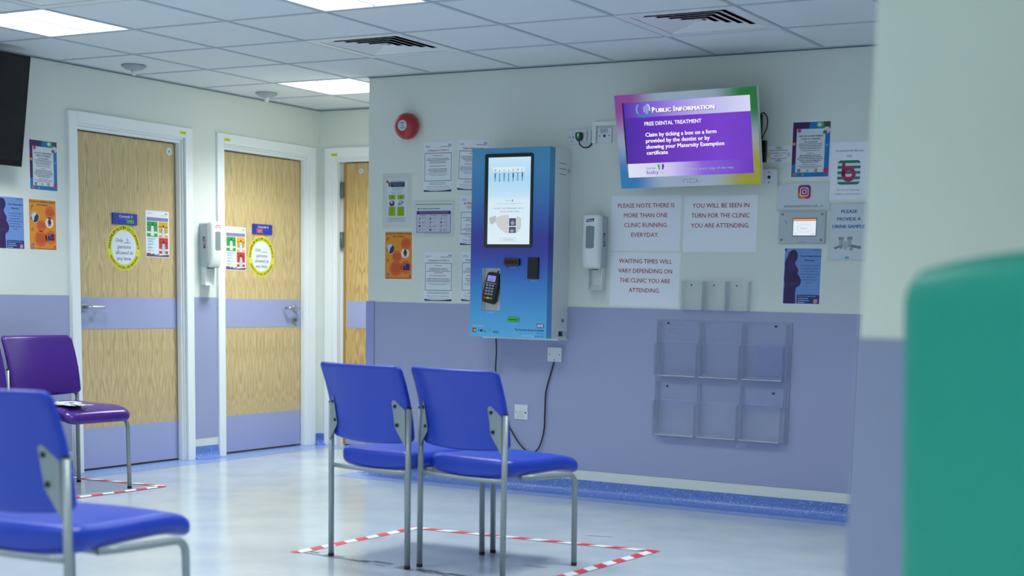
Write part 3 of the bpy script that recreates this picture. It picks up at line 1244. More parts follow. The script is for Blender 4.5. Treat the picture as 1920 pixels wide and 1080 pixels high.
def build_tape():
    tape((0.985, -2.50), (1.015, -1.62), 'red and white tape strip running towards the camera, left of the blue chairs', 0.03)
    tape((0.99, -1.612), (2.27, -1.512), 'red and white tape strip on the floor between blue chairs and kiosk wall', 0.0)
    tape((2.243, -1.50), (2.19, -2.55), 'red and white tape strip running towards the camera, right of the blue chairs', 0.05)
    tape((-0.985, -1.235), (-1.75, -1.275), 'red and white tape strip running from purple chair leg to the door', 0.0)
    tape((-0.985, -1.235), (-1.03, -2.3), 'red and white tape strip in front of the purple chair', 0.05)


# ------------------------------------------------------------------ check-in kiosk
KW_, KH_ = 505.0, 1052.0


def build_kiosk():
    ramp_mat('kiosk_print', [(0.0, '#63b4e4'), (0.12, '#54a4dc'), (0.28, '#4285d0'), (0.38, '#3c5fc0'), (0.46, '#4146ab'), (0.53, '#4541a6'),
                             (0.62, '#3d63b8'), (0.75, '#4486c6'), (0.9, '#4b9aca'), (1.0, '#4a98c4')], 'Y', -0.526, 0.526, 0.28)
    ramp_mat('kiosk_screen', [(0.0, '#e2f3fb'), (0.5, '#d8effc'), (0.56, '#c4e6fb'), (0.75, '#aadcfb'), (1.0, '#cdeafc')], 'Y', -0.25, 0.25, 0.15, emit=0.92)
    mw = on_kiosk_wall(0.6975, 1.418)
    t = thing('check_in_kiosk', 'tall blue and white wall kiosk with WELCOME screen, hung on the lilac wall', 'kiosk', mw)
    W, Hh = KW_ / 2000, KH_ / 2000
    c = MB()
    c.box(-W, -Hh, 0.0, W, Hh, 0.186, 'white_plastic')
    c.box(-W + 0.01, -Hh - 0.012, 0.0, W + 0.004, -Hh, 0.12, 'white_plastic')
    for k in range(3):
        c.box(W - 0.001, Hh - 0.082 - 0.03 * k, 0.055, W + 0.0006, Hh - 0.079 - 0.03 * k, 0.135, 'dark_gap')
    c.build('cabinet', t, bevel=0.003)
    f = Sheet(KW_, KH_, None, 0.246)
    hx0, hx1, hy0, hy1 = 0.155, 0.395, 0.630, 0.858
    X = lambda u: -W + 2 * W * u
    Y = lambda v: Hh - 2 * Hh * v
    z0, z1 = 0.186, 0.246
    for (a, b, cc, d) in ((0, 1, 0, hy0), (0, 1, hy1, 1), (0, hx0, hy0, hy1), (hx1, 1, hy0, hy1)):
        f.box(X(a), Y(d), z0, X(b), Y(cc), z1, 'kiosk_print')
    w, h = KW_, KH_
    f.text('WE ACCEPT', 0.04 * w, 0.948 * h, 8, '#cfe6f5', 0.155 * w, align='l')
    f.rect(0.038 * w, 0.955 * h, 0.085 * w, 0.978 * h, '#2a3550')
    f.lay = 2
    f.oval(0.054 * w, 0.967 * h, 8, 8, '#e0402c')
    f.lay = 3
    f.oval(0.069 * w, 0.967 * h, 8, 8, '#f0a12c')
    f.lay = 1
    for q in range(3):
        f.ring(0.105 * w, 0.967 * h, 4 + 4 * q, 5.5 + 4 * q, '#17365c', a0=-0.9, a1=0.9, n=10)
    f.text('Pay', 0.165 * w, 0.974 * h, 14, '#10233f', 0.055 * w, align='l')
    f.oval(0.152 * w, 0.968 * h, 6, 7, '#10233f')
    f.rr(0.255 * w, 0.955 * h, 0.275 * w, 0.972 * h, 3, '#5fb56d')
    f.text('VISA', 0.345 * w, 0.979 * h, 13, '#2b3a94', 0.075 * w, bold=0.02, shear=0.25)
    f.rect(0.876 * w, 0.921 * h, 0.968 * w, 0.943 * h, '#274ea8')
    f.text('NHS', 0.922 * w, 0.9395 * h, 17, '#eef3fa', 0.08 * w, bold=0.03, shear=0.25)
    f.text('The Pennine Acute Hospitals', 0.968 * w, 0.962 * h, 12, '#16264e', 0.375 * w, align='r', bold=0.015)
    f.text('NHS Trust', 0.968 * w, 0.977 * h, 8.5, '#33408f', 0.09 * w, align='r')
    f.text('provided by', 0.84 * w, 0.991 * h, 6.5, '#dceaf5', 0.15 * w, align='r')
    f.text('Easy Pay', 0.968 * w, 0.992 * h, 9, '#20386c', 0.11 * w, align='r')
    f.text('CARDS', 0.275 * w, 0.873 * h, 8, '#a9cbea', 0.10 * w)
    f.text('SCAN', 0.555 * w, 0.631 * h, 8, '#a8b6e8', 0.09 * w)
    f.text('CARDS', 0.825 * w, 0.700 * h, 8, '#a8bfe8', 0.085 * w)
    f.text('RECEIPTS', 0.575 * w, 0.929 * h, 8, '#8fe0c0', 0.125 * w)
    f.build('fascia', t)
    # recess for the card terminal
    r = MB()
    r.recalc = False
    a, b, cc, d = X(hx0) + 0.001, X(hx1) - 0.001, Y(hy1) + 0.001, Y(hy0) - 0.001
    zz = 0.208
    r.quad((a, cc, zz), (b, cc, zz), (b, d, zz), (a, d, zz), 'white_plastic')
    r.quad((a, cc, zz), (a, d, zz), (a, d, z1), (a, cc, z1), 'white_plastic')
    r.quad((b, cc, zz), (b, cc, z1), (b, d, z1), (b, d, zz), 'white_plastic')
    r.quad((a, d, zz), (b, d, zz), (b, d, z1), (a, d, z1), 'white_plastic')
    r.quad((a, cc, zz), (a, cc, z1), (b, cc, z1), (b, cc, zz), 'white_plastic')
    r.build('terminal_recess', t)
    # display
    q = MB()
    cx, cy = (X(0.173) + X(0.796)) / 2, (Y(0.03) + Y(0.523)) / 2
    pts = [(cx + p[0], cy + p[1]) for p in rrect(0.623 * 2 * W, 0.493 * 2 * Hh, 0.014, 5)]
    q.prism(pts, 0.245, 0.2505, 'black_gloss')
    bz = q.build('display_bezel', t, bevel=0.001)
    sw, sh = 0.543 * w, 0.455 * h
    s = Sheet(sw, sh, None, 0.0007)
    s.box(-s.w / 2, -s.h / 2, 0, s.w / 2, s.h / 2, 0.0007, 'kiosk_screen')
    e = 0.9
    s.rect(0.10 * sw, 0.112 * sh, 0.86 * sw, 0.165 * sh, glow('#dff3fd', e))
    s.lay = 2
    body = ['#4d5f86', '#6fa3cf', '#5a7f9e', '#39b3ad', '#2f3b4f', '#58a5c9', '#4b5568']
    for i, chh in enumerate('WELCOME'):
        x = (0.165 + 0.107 * i) * sw
        y = (0.160 + (0.006 if i in (1, 3) else -0.003 if i in (5, 6) else 0)) * sh
        s.text(chh, x, y, 0.022 * sh, glow('#2a3b55', e), bold=0.01)
        g = glow(body[i], e)
        s.oval(x, y + 0.026 * sh, 3.2, 3.6, glow('#6b5a55', e), n=14)
        s.poly([(x - 4.5, y + 0.034 * sh), (x + 4.5, y + 0.034 * sh), (x + 3.5, y + 0.078 * sh), (x - 3.5, y + 0.078 * sh)], g)
        for k in (-1, 1):
            s.poly([(x + k * 4, y + 0.036 * sh), (x + k * 9.5, y + 0.018 * sh), (x + k * 8, y + 0.015 * sh), (x + k * 2.5, y + 0.034 * sh)], g)
            s.rect(x + k * 2.2 - 1.3, y + 0.078 * sh, x + k * 2.2 + 1.3, y + 0.115 * sh, glow('#43506b' if i % 2 else '#5c6c86', e))
    s.oval(0.585 * sw, 0.497 * sh, 6, 6, glow('#8fb2c9', e))
    s.lines(0.40 * sw, 0.55 * sw, 0.50 * sh, 1, 9, 3, glow('#8aa5b9', e))
    s.lines(0.2 * sw, 0.83 * sw, 0.533 * sh, 1, 9, 3.2, glow('#9fbccd', e), short=0.02)
    s.text('SHARE THE MEMORIES WITH', 0.5 * sw, 0.595 * sh, 9, glow('#7f97a8', e), 0.70 * sw)
    s.text('YOUR LOVED ONES', 0.515 * sw, 0.632 * sh, 9, glow('#7f97a8', e), 0.47 * sw)
    # photo: a bump held in hands beside two scan pictures
    s.poly([(0.04 * sw, 0.69 * sh), (0.2 * sw, 0.67 * sh), (0.2 * sw, 0.74 * sh), (0.10 * sw, 0.775 * sh), (0.05 * sw, 0.745 * sh)], glow('#bcc3ca', e))
    bump = [(0.21, 0.69), (0.34, 0.665), (0.51, 0.665), (0.51, 0.878), (0.40, 0.862), (0.27, 0.81), (0.20, 0.75)]
    s.poly([(a_ * sw, b_ * sh) for a_, b_ in bump], glow('#d3d5d9', e))
    s.poly([(0.69 * sw, 0.67 * sh), (0.80 * sw, 0.70 * sh), (0.80 * sw, 0.81 * sh), (0.73 * sw, 0.86 * sh), (0.69 * sw, 0.87 * sh)], glow('#ccd2d8', e))
    s.rect(0.50 * sw, 0.685 * sh, 0.69 * sw, 0.88 * sh, glow('#e8eef2', e))
    s.lay = 3
    s.rect(0.515 * sw, 0.70 * sh, 0.68 * sw, 0.79 * sh, glow('#4c5770', e))
    s.rect(0.515 * sw, 0.80 * sh, 0.68 * sw, 0.87 * sh, glow('#4c5770', e))
    s.lay = 4
    s.oval(0.60 * sw, 0.755 * sh, 0.045 * sw, 0.025 * sh, glow('#94a0b4', e))
    s.oval(0.59 * sw, 0.845 * sh, 0.05 * sw, 0.018 * sh, glow('#94a0b4', e))
    s.lay = 2
    s.frame(0.31 * sw, 0.928 * sh, 0.70 * sw, 0.968 * sh, 1.6, glow('#a7c1d1', e))
    s.lines(0.38 * sw, 0.64 * sw, 0.949 * sh, 1, 9, 3.6, glow('#8ea7b8', e), short=0.02)
    s.build('screen', bz, Matrix.Translation(((X(0.222) + X(0.765)) / 2, (Y(0.05) + Y(0.505)) / 2, 0.2505)))
    # scanner window, card slot, receipt slot, lock
    q = MB()
    pts = [(X(0.46), Y(0.58)), (X(0.455), Y(0.61)), (X(0.49), Y(0.622)), (X(0.65), Y(0.616)), (X(0.65), Y(0.58))]
    q.prism(pts, 0.244, 0.264, 'black_gloss')
    so = q.build('barcode_scanner', t, bevel=0.002)
    q = MB()
    q.box(X(0.475), Y(0.609), 0.2635, X(0.635), Y(0.587), 0.2648, '#3a0d14')
    q.build('scan_window', so)
    q = MB()
    q.box(X(0.757), Y(0.686), 0.244, X(0.89), Y(0.574), 0.258, 'black_plastic')
    q.box(X(0.812), Y(0.680), 0.2575, X(0.822), Y(0.58), 0.2583, 'dark_gap')
    q.box(X(0.775), Y(0.635), 0.2575, X(0.805), Y(0.618), 0.2598, '#20262c')
    q.build('card_slot', t, bevel=0.002)
    q = MB()
    pts = [((X(0.5) + X(0.65)) / 2 + p[0], (Y(0.891) + Y(0.914)) / 2 + p[1]) for p in rrect(0.15 * 2 * W, 0.023 * 2 * Hh, 0.008, 5)]
    q.prism(pts, 0.244, 0.252, '#3db53a')
    q.box(X(0.52), Y(0.906), 0.2515, X(0.635), Y(0.902), 0.2526, '#123c14')
    q.build('receipt_slot', t, bevel=0.001)
    q = MB()
    q.cyl((W, Hh - 0.115, 0.03), 0.011, 0.005, 'steel', 16, 'x')
    q.cyl((W, -Hh + 0.10, 0.065), 0.011, 0.005, 'steel', 16, 'x')
    q.box(W + 0.0045, -Hh + 0.094, 0.063, W + 0.0056, -Hh + 0.106, 0.067, 'dark_gap')
    q.build('side_lock', t)
    q = MB()
    q.box(W, -Hh + 0.012, 0.06, W + 0.0007, -Hh + 0.04, 0.105, '#2a3242')
    q.box(W, -Hh + 0.012, 0.01, W + 0.0007, -Hh + 0.04, 0.058, '#c9cfd6')
    q.build('rating_label', t)
    # card terminal standing in the recess
    k = Matrix.Translation((X(0.265), Y(0.742), 0.206)) @ Matrix.Rotation(math.radians(-6), 4, 'Z') @ Matrix.Rotation(math.radians(-9), 4, 'X')
    p = thing('card_terminal', 'black card payment keypad standing in the white recess of the blue kiosk', 'card reader', mw @ k)
    m = MB()
    outl = [(-0.036, -0.085), (0.03, -0.09), (0.044, -0.075), (0.048, 0.03), (0.044, 0.082), (0.03, 0.09), (-0.03, 0.088), (-0.04, 0.075), (-0.043, -0.06)]
    m.prism(outl, 0.006, 0.042, 'black_plastic')
    m.build('body', p, bevel=0.008, seg=3)
    s = Sheet(66, 44, 'black_gloss', 0.002)
    s.rect(6, 6, 60, 40, glow('#8f93e8', 0.9))
    s.lay = 2
    s.text('Ready', 33, 16, 6, glow('#3b3a78', 0.8))
    s.lines(14, 52, 26, 2, 8, 3, glow('#3b3a78', 0.8))
    s.build('screen', p, Matrix.Translation((-0.001, 0.052, 0.0415)))
    for r_ in range(4):
        for c_ in range(3):
            b_ = MB()
            x, y = -0.022 + 0.019 * c_, 0.012 - 0.0165 * r_
            b_.box(x - 0.007, y - 0.005, 0.041, x + 0.007, y + 0.005, 0.0445, '#9aa3b0')
            b_.build('key', p, bevel=0.0015)
    for i, cc_ in enumerate(('#d23b35', '#e6c337', '#36b14a')):
        b_ = MB()
        x = -0.024 + 0.021 * i
        b_.box(x - 0.009, -0.065, 0.041, x + 0.009, -0.055, 0.0445, cc_)
        b_.build('key', p, bevel=0.0015)
    b_ = MB()
    for i in range(4):
        b_.box(-0.033 + 0.017 * i, 0.0225, 0.041, -0.02 + 0.017 * i, 0.0275, 0.0435, '#aab2be')
    b_.build('function_keys', p)
    c = MB()
    c.tube(smooth_path([(0.018, 0.085, 0.02), (0.020, 0.097, 0.022), (0.022, 0.104, 0.012), (0.022, 0.108, 0.0)]), 0.003, 'rubber', 8)
    c.build('cable', p)


# ------------------------------------------------------------------ information screen
def frame_mat():
    """white plastic frame printed with a soft colour bloom at each corner"""
    m = mat('tv_frame', '#cfd5e2', 0.3)
    nt = m.node_tree
    b = nt.nodes['Principled BSDF']
    tc = nt.nodes.new('ShaderNodeTexCoord')
    prev = None
    for (x, y, c, r) in ((-0.40, 0.24, '#cc55b8', 0.27), (0.40, 0.22, '#1c9a38', 0.26), (-0.40, -0.24, '#3a9ad8', 0.27), (0.40, -0.22, '#d9c935', 0.29)):
        d = nt.nodes.new('ShaderNodeVectorMath')
        d.operation = 'DISTANCE'
        d.inputs[1].default_value = (x, y, 0.01)
        nt.links.new(tc.outputs['Object'], d.inputs[0])
        mr = nt.nodes.new('ShaderNodeMapRange')
        mr.interpolation_type = 'SMOOTHSTEP'
        mr.inputs['From Min'].default_value = r * 0.28
        mr.inputs['From Max'].default_value = r
        mr.inputs['To Min'].default_value = 1
        mr.inputs['To Max'].default_value = 0
        nt.links.new(d.outputs['Value'], mr.inputs[0])
        mx = nt.nodes.new('ShaderNodeMix')
        mx.data_type = 'RGBA'
        nt.links.new(mr.outputs[0], mx.inputs['Factor'])
        if prev is None:
            mx.inputs['A'].default_value = lin('#dde1ea')
        else:
            nt.links.new(prev, mx.inputs['A'])
        mx.inputs['B'].default_value = lin(c)
        prev = mx.outputs['Result']
    nt.links.new(prev, b.inputs['Base Color'])


def build_tv():
    frame_mat()
    ramp_mat('tv_body', [(0.0, '#4a14a8'), (0.35, '#6a24c4'), (0.75, '#7a33d4'), (1.0, '#6f2cc9')], 'X', -0.36, 0.36, 0.2, emit=0.85)
    ramp_mat('tv_head', [(0.0, '#4b1aa8'), (0.3, '#8a6ae0'), (0.6, '#b9b0f2'), (1.0, '#dcdcfb')], 'X', -0.36, 0.36, 0.2, emit=0.9)
    ramp_mat('tv_foot', [(0.0, '#e6e8fb'), (0.35, '#cfc9f6'), (0.6, '#8a5ddc'), (1.0, '#6420be')], 'X', -0.36, 0.36, 0.2, emit=0.9)
    mw = (Matrix.Translation((1.741, -0.195, 1.962)) @ Matrix.Rotation(PI / 2, 4, 'X') @ Matrix.Rotation(math.radians(0.9), 4, 'Z')
          @ Matrix.Rotation(math.radians(12.5), 4, 'X'))
    t = thing('information_screen', 'tilted wall television with rainbow frame showing a purple PUBLIC INFORMATION page', 'television', mw)
    w, h = 806.0, 490.0
    W, Hh = w / 2000, h / 2000
    x0, x1, y0, y1 = -W + 0.052 * 2 * W, W - 0.046 * 2 * W, -Hh + 0.115 * 2 * Hh, Hh - 0.083 * 2 * Hh
    f = MB()
    for (a, b, c, d) in ((-W, y1, W, Hh), (-W, -Hh, W, y0), (-W, y0, x0, y1), (x1, y0, W, y1)):
        f.box(a, b, -0.004, c, d, 0.0, 'tv_frame')
        f.box(a, b, -0.032, c, d, -0.004, 'white_plastic')
    f.box(-W, -Hh, -0.034, W, Hh, -0.031, 'white_plastic')
    # the doodle printed on the lower bar
    for pts, c in (([(-0.03, -0.222), (-0.035, -0.212), (-0.025, -0.205), (-0.008, -0.212), (-0.012, -0.226)], '#c46a8a'),
                   ([(0.0, -0.208), (0.015, -0.205), (0.03, -0.209)], '#5a86c4'), ([(0.005, -0.212), (0.004, -0.225), (0.03, -0.226), (0.045, -0.215), (0.04, -0.205)], '#c46a8a'),
                   ([(0.04, -0.21), (0.05, -0.224), (0.062, -0.219)], '#8a6ab4')):
        P = [(p[0], p[1], 0.0003) for p in pts]
        f.tube(smooth_path(P, 4), 0.0009, c, 6)
    f.build('frame', t)
    m = MB()
    m.box(-0.33, -0.20, -0.075, 0.33, 0.20, -0.034, 'tv_black')
    m.build('housing', t, bevel=0.006)
    m = MB()
    m.box(-0.1, -0.09, -0.09, 0.1, 0.09, -0.074, 'black_plastic')
    m.tube([(0, 0, -0.085), (0, 0.018, -0.165)], 0.022, 'black_plastic', 12)
    m.tube([(0.1, -0.22, -0.07), (0.1, -0.1, -0.085)], 0.01, 'black_plastic', 8)
    m.build('wall_bracket', t)
    sw, sh = (x1 - x0) * 1000, (y1 - y0) * 1000
    s = Sheet(sw, sh, None, 0.0008)
    q = lambda v: s.h / 2 - v * s.h
    s.box(-s.w / 2, -s.h / 2, 0, s.w / 2, s.h / 2, 0.0008, 'tv_body')
    e = 0.95
    s.rect(0, 0, sw, 0.205 * sh, 'tv_head')
    s.rect(0, 0.815 * sh, sw, sh, 'tv_foot')
    s.rect(0, 0, 0.008 * sw, sh, 'black_gloss')
    s.lay = 2
    cx, cy, r = 0.165 * sw, 0.100 * sh, 0.058 * sw
    a_top = math.asin(min(1, (cy - 1) / (r)))
    s.ring(cx, cy, r * 0.80, r, glow('#1f8fa6', e), a0=-0.75, a1=PI + 0.75)
    s.lay = 3
    s.ring(cx, cy, r * 0.81, r * 0.99, glow('#bfe3f6', e), a0=-0.75, a1=0.25)
    s.ring(cx, cy, r * 0.81, r * 0.99, glow('#58b4cf', e), a0=2.6, a1=PI + 0.75)
    for i in range(4):
        s.ring(cx - 0.02 * sw, cy, r * (0.42 + 0.18 * i), r * (0.50 + 0.18 * i), glow('#b9c4f4', e), a0=-0.62, a1=0.62, n=14)
    white, shade = glow('#ffffff', 1.0), glow('#1c0f3c', 0.8)
    for dx, dy, c, ly in ((2.6, 2.6, shade, 3), (0, 0, white, 5)):
        s.lay = ly
        s.text('P', 0.237 * sw + dx, 0.148 * sh + dy, 28, c, 17, bold=0.05, align='l')
        s.text('UBLIC', 0.266 * sw + dx, 0.148 * sh + dy, 21, c, 90, bold=0.05, align='l')
        s.text('I', 0.408 * sw + dx, 0.148 * sh + dy, 28, c, 7.5, bold=0.05, align='l')
        s.text('NFORMATION', 0.424 * sw + dx, 0.148 * sh + dy, 21, c, 222, bold=0.05, align='l')
    s.lay = 2
    s.text('FREE DENTAL TREATMENT', 0.168 * sw, 0.315 * sh, 20, white, 0.452 * sw, bold=0.02, align='l')
    for k, (ln, wd) in enumerate((('Claim by ticking a box on a form', 0.562), ('provided by the dentist or by', 0.508), ('showing your Maternity Exemption', 0.617), ('certificate', 0.171))):
        s.text(ln, 0.168 * sw, (0.462 + 0.080 * k) * sh, 21.5, white, wd * sw, bold=0.025, align='l')
    s.text('now', 0.158 * sw, 0.898 * sh, 15, glow('#3aa65a', e), 0.075 * sw, align='l')
    s.text('baby', 0.158 * sw, 0.962 * sh, 21, glow('#5a4aa8', e), 0.098 * sw, align='l')
    s.text('tv', 0.262 * sw, 0.962 * sh, 20, glow('#7fd0a8', e), 0.036 * sw, align='l')
    for fx, c, k in ((0.258, '#3fb45c', -1), (0.292, '#5a2c9c', 1)):
        s.oval(fx * sw, 0.862 * sh, 6.5, 9.5, glow(c, e))
        s.oval(fx * sw - k * 2, 0.893 * sh, 5, 6, glow(c, e))
        for i in range(4):
            s.oval(fx * sw + k * (-5 + 3.4 * i), (0.832 + 0.004 * i) * sh, 1.8, 2.2, glow(c, e), n=10)
    s.text('with you every step of the way', 0.845 * sw, 0.928 * sh, 12.5, glow('#86c8a4', e), 0.385 * sw, align='r')
    s.build('screen', t, Matrix.Translation(((x0 + x1) / 2, (y0 + y1) / 2, -0.006)))
    # black television by the doors
    mw = Matrix.Translation((XL + 0.165, -1.99, 2.075)) @ Matrix.Rotation(PI / 2, 4, 'Z') @ Matrix.Rotation(PI / 2, 4, 'X') @ Matrix.Rotation(math.radians(9), 4, 'X')
    t = thing('wall_television', 'black switched-off television on the wall beside the first oak door', 'television', mw)
    m = MB()
    m.box(-0.40, -0.30, -0.03, 0.40, 0.30, 0.0, 'tv_black')
    m.box(-0.30, -0.22, -0.06, 0.30, 0.22, -0.03, 'tv_black')
    m.build('housing', t, bevel=0.004)
    m = MB()
    m.box(-0.385, -0.265, -0.0005, 0.385, 0.285, 0.001, 'black_gloss')
    m.build('screen', t)
    m = MB()
    m.box(-0.08, -0.1, -0.155, 0.08, 0.1, -0.055, 'black_plastic')
    m.build('wall_bracket', t)
    m = MB()
    m.tube(smooth_path([(0.205, -0.2, -0.05), (0.215, -0.30, -0.075), (0.23, -0.36, -0.085), (0.225, -0.41, -0.09), (0.18, -0.42, -0.09), (0.10, -0.34, -0.07), (0.06, -0.2, -0.05)]), 0.005, 'rubber', 8)
    m.build('cable', t)


# ------------------------------------------------------------------ fittings on the walls
def build_fittings():
    # fire alarm
    t = thing('fire_alarm', 'round red fire alarm sounder high on the kiosk wall', 'fire alarm', on_kiosk_wall(-0.150, 2.112))
    m = MB()
    m.lathe((0, 0, 0), [(0.055, 0), (0.058, 0.012), (0.073, 0.018), (0.0775, 0.026), (0.0775, 0.045), (0.073, 0.062), (0.060, 0.076), (0.044, 0.084), (0.036, 0.086)], 'alarm_red', 40)
    m.build('dome', t)
    s = Sheet(66, 66, None, 0.0)
    s.oval(33, 33, 32, 32, '#b7c6d4')
    s.lay = 2
    s.text('FIRE', 33, 23, 9.5, '#31405a', 30, bold=0.02)
    s.oval(33, 33, 4, 4, '#c23a3a')
    s.text('ALARM', 33, 51, 8.5, '#31405a', 34, bold=0.02)
    s.build('label', t, Matrix.Translation((0, 0, 0.0862)))

    # electrical plates
    def plate(name, x, z, w, h, label, cat, extra=None, th=0.009):
        t = thing(name, label, cat, on_kiosk_wall(x, z))
        m = MB()
        m.box(-w / 2, -h / 2, 0, w / 2, h / 2, th, 'socket_plastic')
        m.build('face_plate', t, bevel=0.003)
        if extra:
            e = MB()
            extra(e, th)
            e.build('fittings', t)
        return t

    def dots(*pts):
        def f(e, th):
            for x, y, r, c in pts:
                e.cyl((x, y, th - 0.001), r, 0.0016, c, 14)
        return f

    def sock(e, th):
        for x, y, a, b in ((-0.058, -0.002, 0.004, 0.003), (-0.037, -0.002, 0.004, 0.006), (-0.045, -0.024, 0.003, 0.003)):
            e.box(x - a / 2 - 0.001, y - b / 2 - 0.001, th - 0.001, x + a / 2 + 0.001, y + b / 2 + 0.001, th + 0.0008, 'dark_gap')
        e.box(-0.062, 0.018, th - 0.001, -0.052, 0.034, th + 0.002, 'white_plastic')
    plate('double_socket', 1.000, 2.017, 0.146, 0.086, 'white double socket left of the rainbow framed screen with a plug in it', 'socket', sock)
    t = thing('mains_plug', 'black plug with green label on a white adaptor in the double socket', 'plug', on_kiosk_wall(1.022, 2.018))
    m = MB()
    m.box(-0.033, -0.028, 0.009, 0.033, 0.034, 0.034, 'white_plastic')
    m.build('adaptor', t, bevel=0.003)
    m = MB()
    m.prism([(-0.018, -0.014), (-0.010, -0.028), (0.010, -0.028), (0.018, -0.014), (0.019, 0.012), (0.014, 0.018), (-0.014, 0.018), (-0.019, 0.012)], 0.034, 0.062, 'black_plastic')
    m.build('plug_body', t, bevel=0.003)
    m = MB()
    m.box(-0.009, -0.018, 0.0615, 0.008, 0.015, 0.0626, '#2f8f6e')
    m.box(-0.006, -0.006, 0.0625, 0.005, 0.010, 0.063, '#a8cfc0')
    m.build('fuse_label', t)
    m = MB()
    m.tube(smooth_path([(0.0, -0.026, 0.05), (0.003, -0.045, 0.046), (0.018, -0.062, 0.035), (0.04, -0.062, 0.022), (0.055, -0.05, 0.012), (0.06, -0.036, 0.006)]), 0.0038, 'rubber', 8)
    m.build('cable', t)
    t = thing('cable_trunking', 'white cable trunking bent round the blank plate, running behind the rainbow framed screen', 'trunking', on_kiosk_wall(1.096, 1.977))
    m = MB()
    m.box(-0.0125, 0, 0, 0.0125, 0.094, 0.016, 'white_plastic')
    m.build('upright', t, bevel=0.002)
    m = MB()
    m.box(-0.0125, 0.094, 0, 0.34, 0.119, 0.016, 'white_plastic')
    m.build('level_run', t, bevel=0.002)

    def film(e, th):
        e.box(-0.03, 0.012, th, 0.022, 0.036, th + 0.0005, 'sleeve')
        dots((-0.030, -0.003, 0.0035, 'dark_gap'), (0.0, -0.003, 0.008, 'black_plastic'), (0.029, -0.001, 0.0035, 'dark_gap'))(e, th)
    plate('aerial_outlet', 1.160, 2.019, 0.088, 0.086, 'white outlet plate under the trunking, left of the rainbow framed screen', 'outlet plate', film)
    plate('aerial_outlet', 2.146, 1.771, 0.090, 0.086, 'white outlet plate at the lower right corner of the rainbow framed screen', 'outlet plate',
          dots((0.0, 0.026, 0.0035, 'dark_gap'), (0.0, 0.0, 0.009, 'black_plastic'), (0.0, -0.027, 0.0035, 'dark_gap')), th=0.03)
    plate('flex_outlet', 0.880, 0.797, 0.092, 0.084, 'white flex outlet plate just under the blue kiosk', 'outlet plate',
          dots((-0.032, 0.0, 0.003, 'dark_gap'), (0.032, 0.0, 0.003, 'dark_gap'), (0.0, -0.030, 0.0035, 'dark_gap')), th=0.02)

    def worn(e, th):
        dots((-0.034, 0.0, 0.003, 'dark_gap'), (0.030, -0.002, 0.005, 'dark_gap'))(e, th)
        pts = [(-0.03 + 0.055 * i / 9, -0.038 + 0.004 * math.sin(i * 2.1)) for i in range(10)] + [(0.02, -0.02), (0.012, 0.004), (-0.004, 0.010), (-0.02, 0.004), (-0.03, -0.015)]
        e.prism(pts, th - 0.001, th + 0.0006, 'tissue')
    plate('blank_outlet', 0.660, 0.452, 0.090, 0.088, 'white blank outlet plate low on the lilac wall beside the chair back', 'outlet plate', worn, th=0.011)
    # power lead of the kiosk
    m = MB()
    pts = [(0.535, -0.10, 0.879), (0.515, -0.06, 0.80), (0.493, -0.03, 0.69), (0.50, -0.02, 0.55), (0.535, -0.02, 0.44), (0.60, -0.02, 0.345), (0.665, -0.02, 0.262), (0.735, -0.022, 0.218), (0.79, -0.022, 0.25),
           (0.822, -0.02, 0.35), (0.825, -0.018, 0.47), (0.828, -0.016, 0.58), (0.855, -0.016, 0.68), (0.875, -0.014, 0.755), (0.878, -0.012, 0.772)]
    m.tube(smooth_path(pts, 7), 0.0042, 'rubber', 10)
    tag(m.build('power_cable'), 'black power cable looping from the blue kiosk down to the flex outlet', 'cable')
    # small media player with its lead, beside the screen
    t = thing('media_player', 'small black box on the wall at the right edge of the rainbow framed screen', 'media player', on_kiosk_wall(2.075, 1.905))
    m = MB()
    m.box(-0.05, -0.055, 0, 0.042, 0.055, 0.03, 'black_plastic')
    m.box(0.03, -0.035, 0.0295, 0.033, 0.03, 0.031, '#3a4148')
    m.build('case', t, bevel=0.003)
    m = MB()
    m.box(-0.02, 0.06, 0, 0.012, 0.19, 0.03, 'black_plastic')
    m.build('power_supply', t, bevel=0.003)
    m = MB()
    m.tube(smooth_path([(0.0, 0.185, 0.02), (0.02, 0.198, 0.02), (0.042, 0.175, 0.02), (0.045, 0.13, 0.02), (0.03, 0.09, 0.02), (0.012, 0.06, 0.015), (0.0, 0.045, 0.012)]), 0.003, 'rubber', 8)
    m.build('cable', t)

    # hand sanitiser dispensers
    def dispenser(mw, label, red):
        t = thing('hand_gel_dispenser', label, 'hand gel dispenser', mw, 'hand gel dispensers')
        m = MB()
        m.prism(rrect(0.108, 0.285, 0.012, 4), 0.0, 0.078, 'grey_plastic')
        m.build('back_housing', t, bevel=0.004)
        m = MB()

        def cf(x, y, q):
            return (x, y + 0.002, 0.097 + q - 0.014 * (2 * x / 0.11) ** 2 - (0.022 * max(0, (-y - 0.05) / 0.1) ** 2 if q > 0 else 0))
        m.pad(0.112, 0.30, 0.038, 0.014, 'white_plastic', cf, rc=0.018, n=8)
        co = m.build('front_cover', t)
        s = Sheet(54, 128, None, 0.0)
        n = 8
        vs, fs = [], []
        for i in range(n + 1):
            for j in range(2):
                x = -0.026 + 0.052 * i / n
                vs.append((x, (-0.062 if j == 0 else 0.062) * (1 - 0.08 * (2 * i / n - 1) ** 2), -0.014 * (2 * x / 0.11) ** 2))
        s.add(vs, [(2 * i, 2 * i + 2, 2 * i + 3, 2 * i + 1) for i in range(n)], 'gel_window', True)
        s.build('gel_window', co, Matrix.Translation((0, 0.026, 0.1165)))
        s = Sheet(50, 22, None, 0.0)
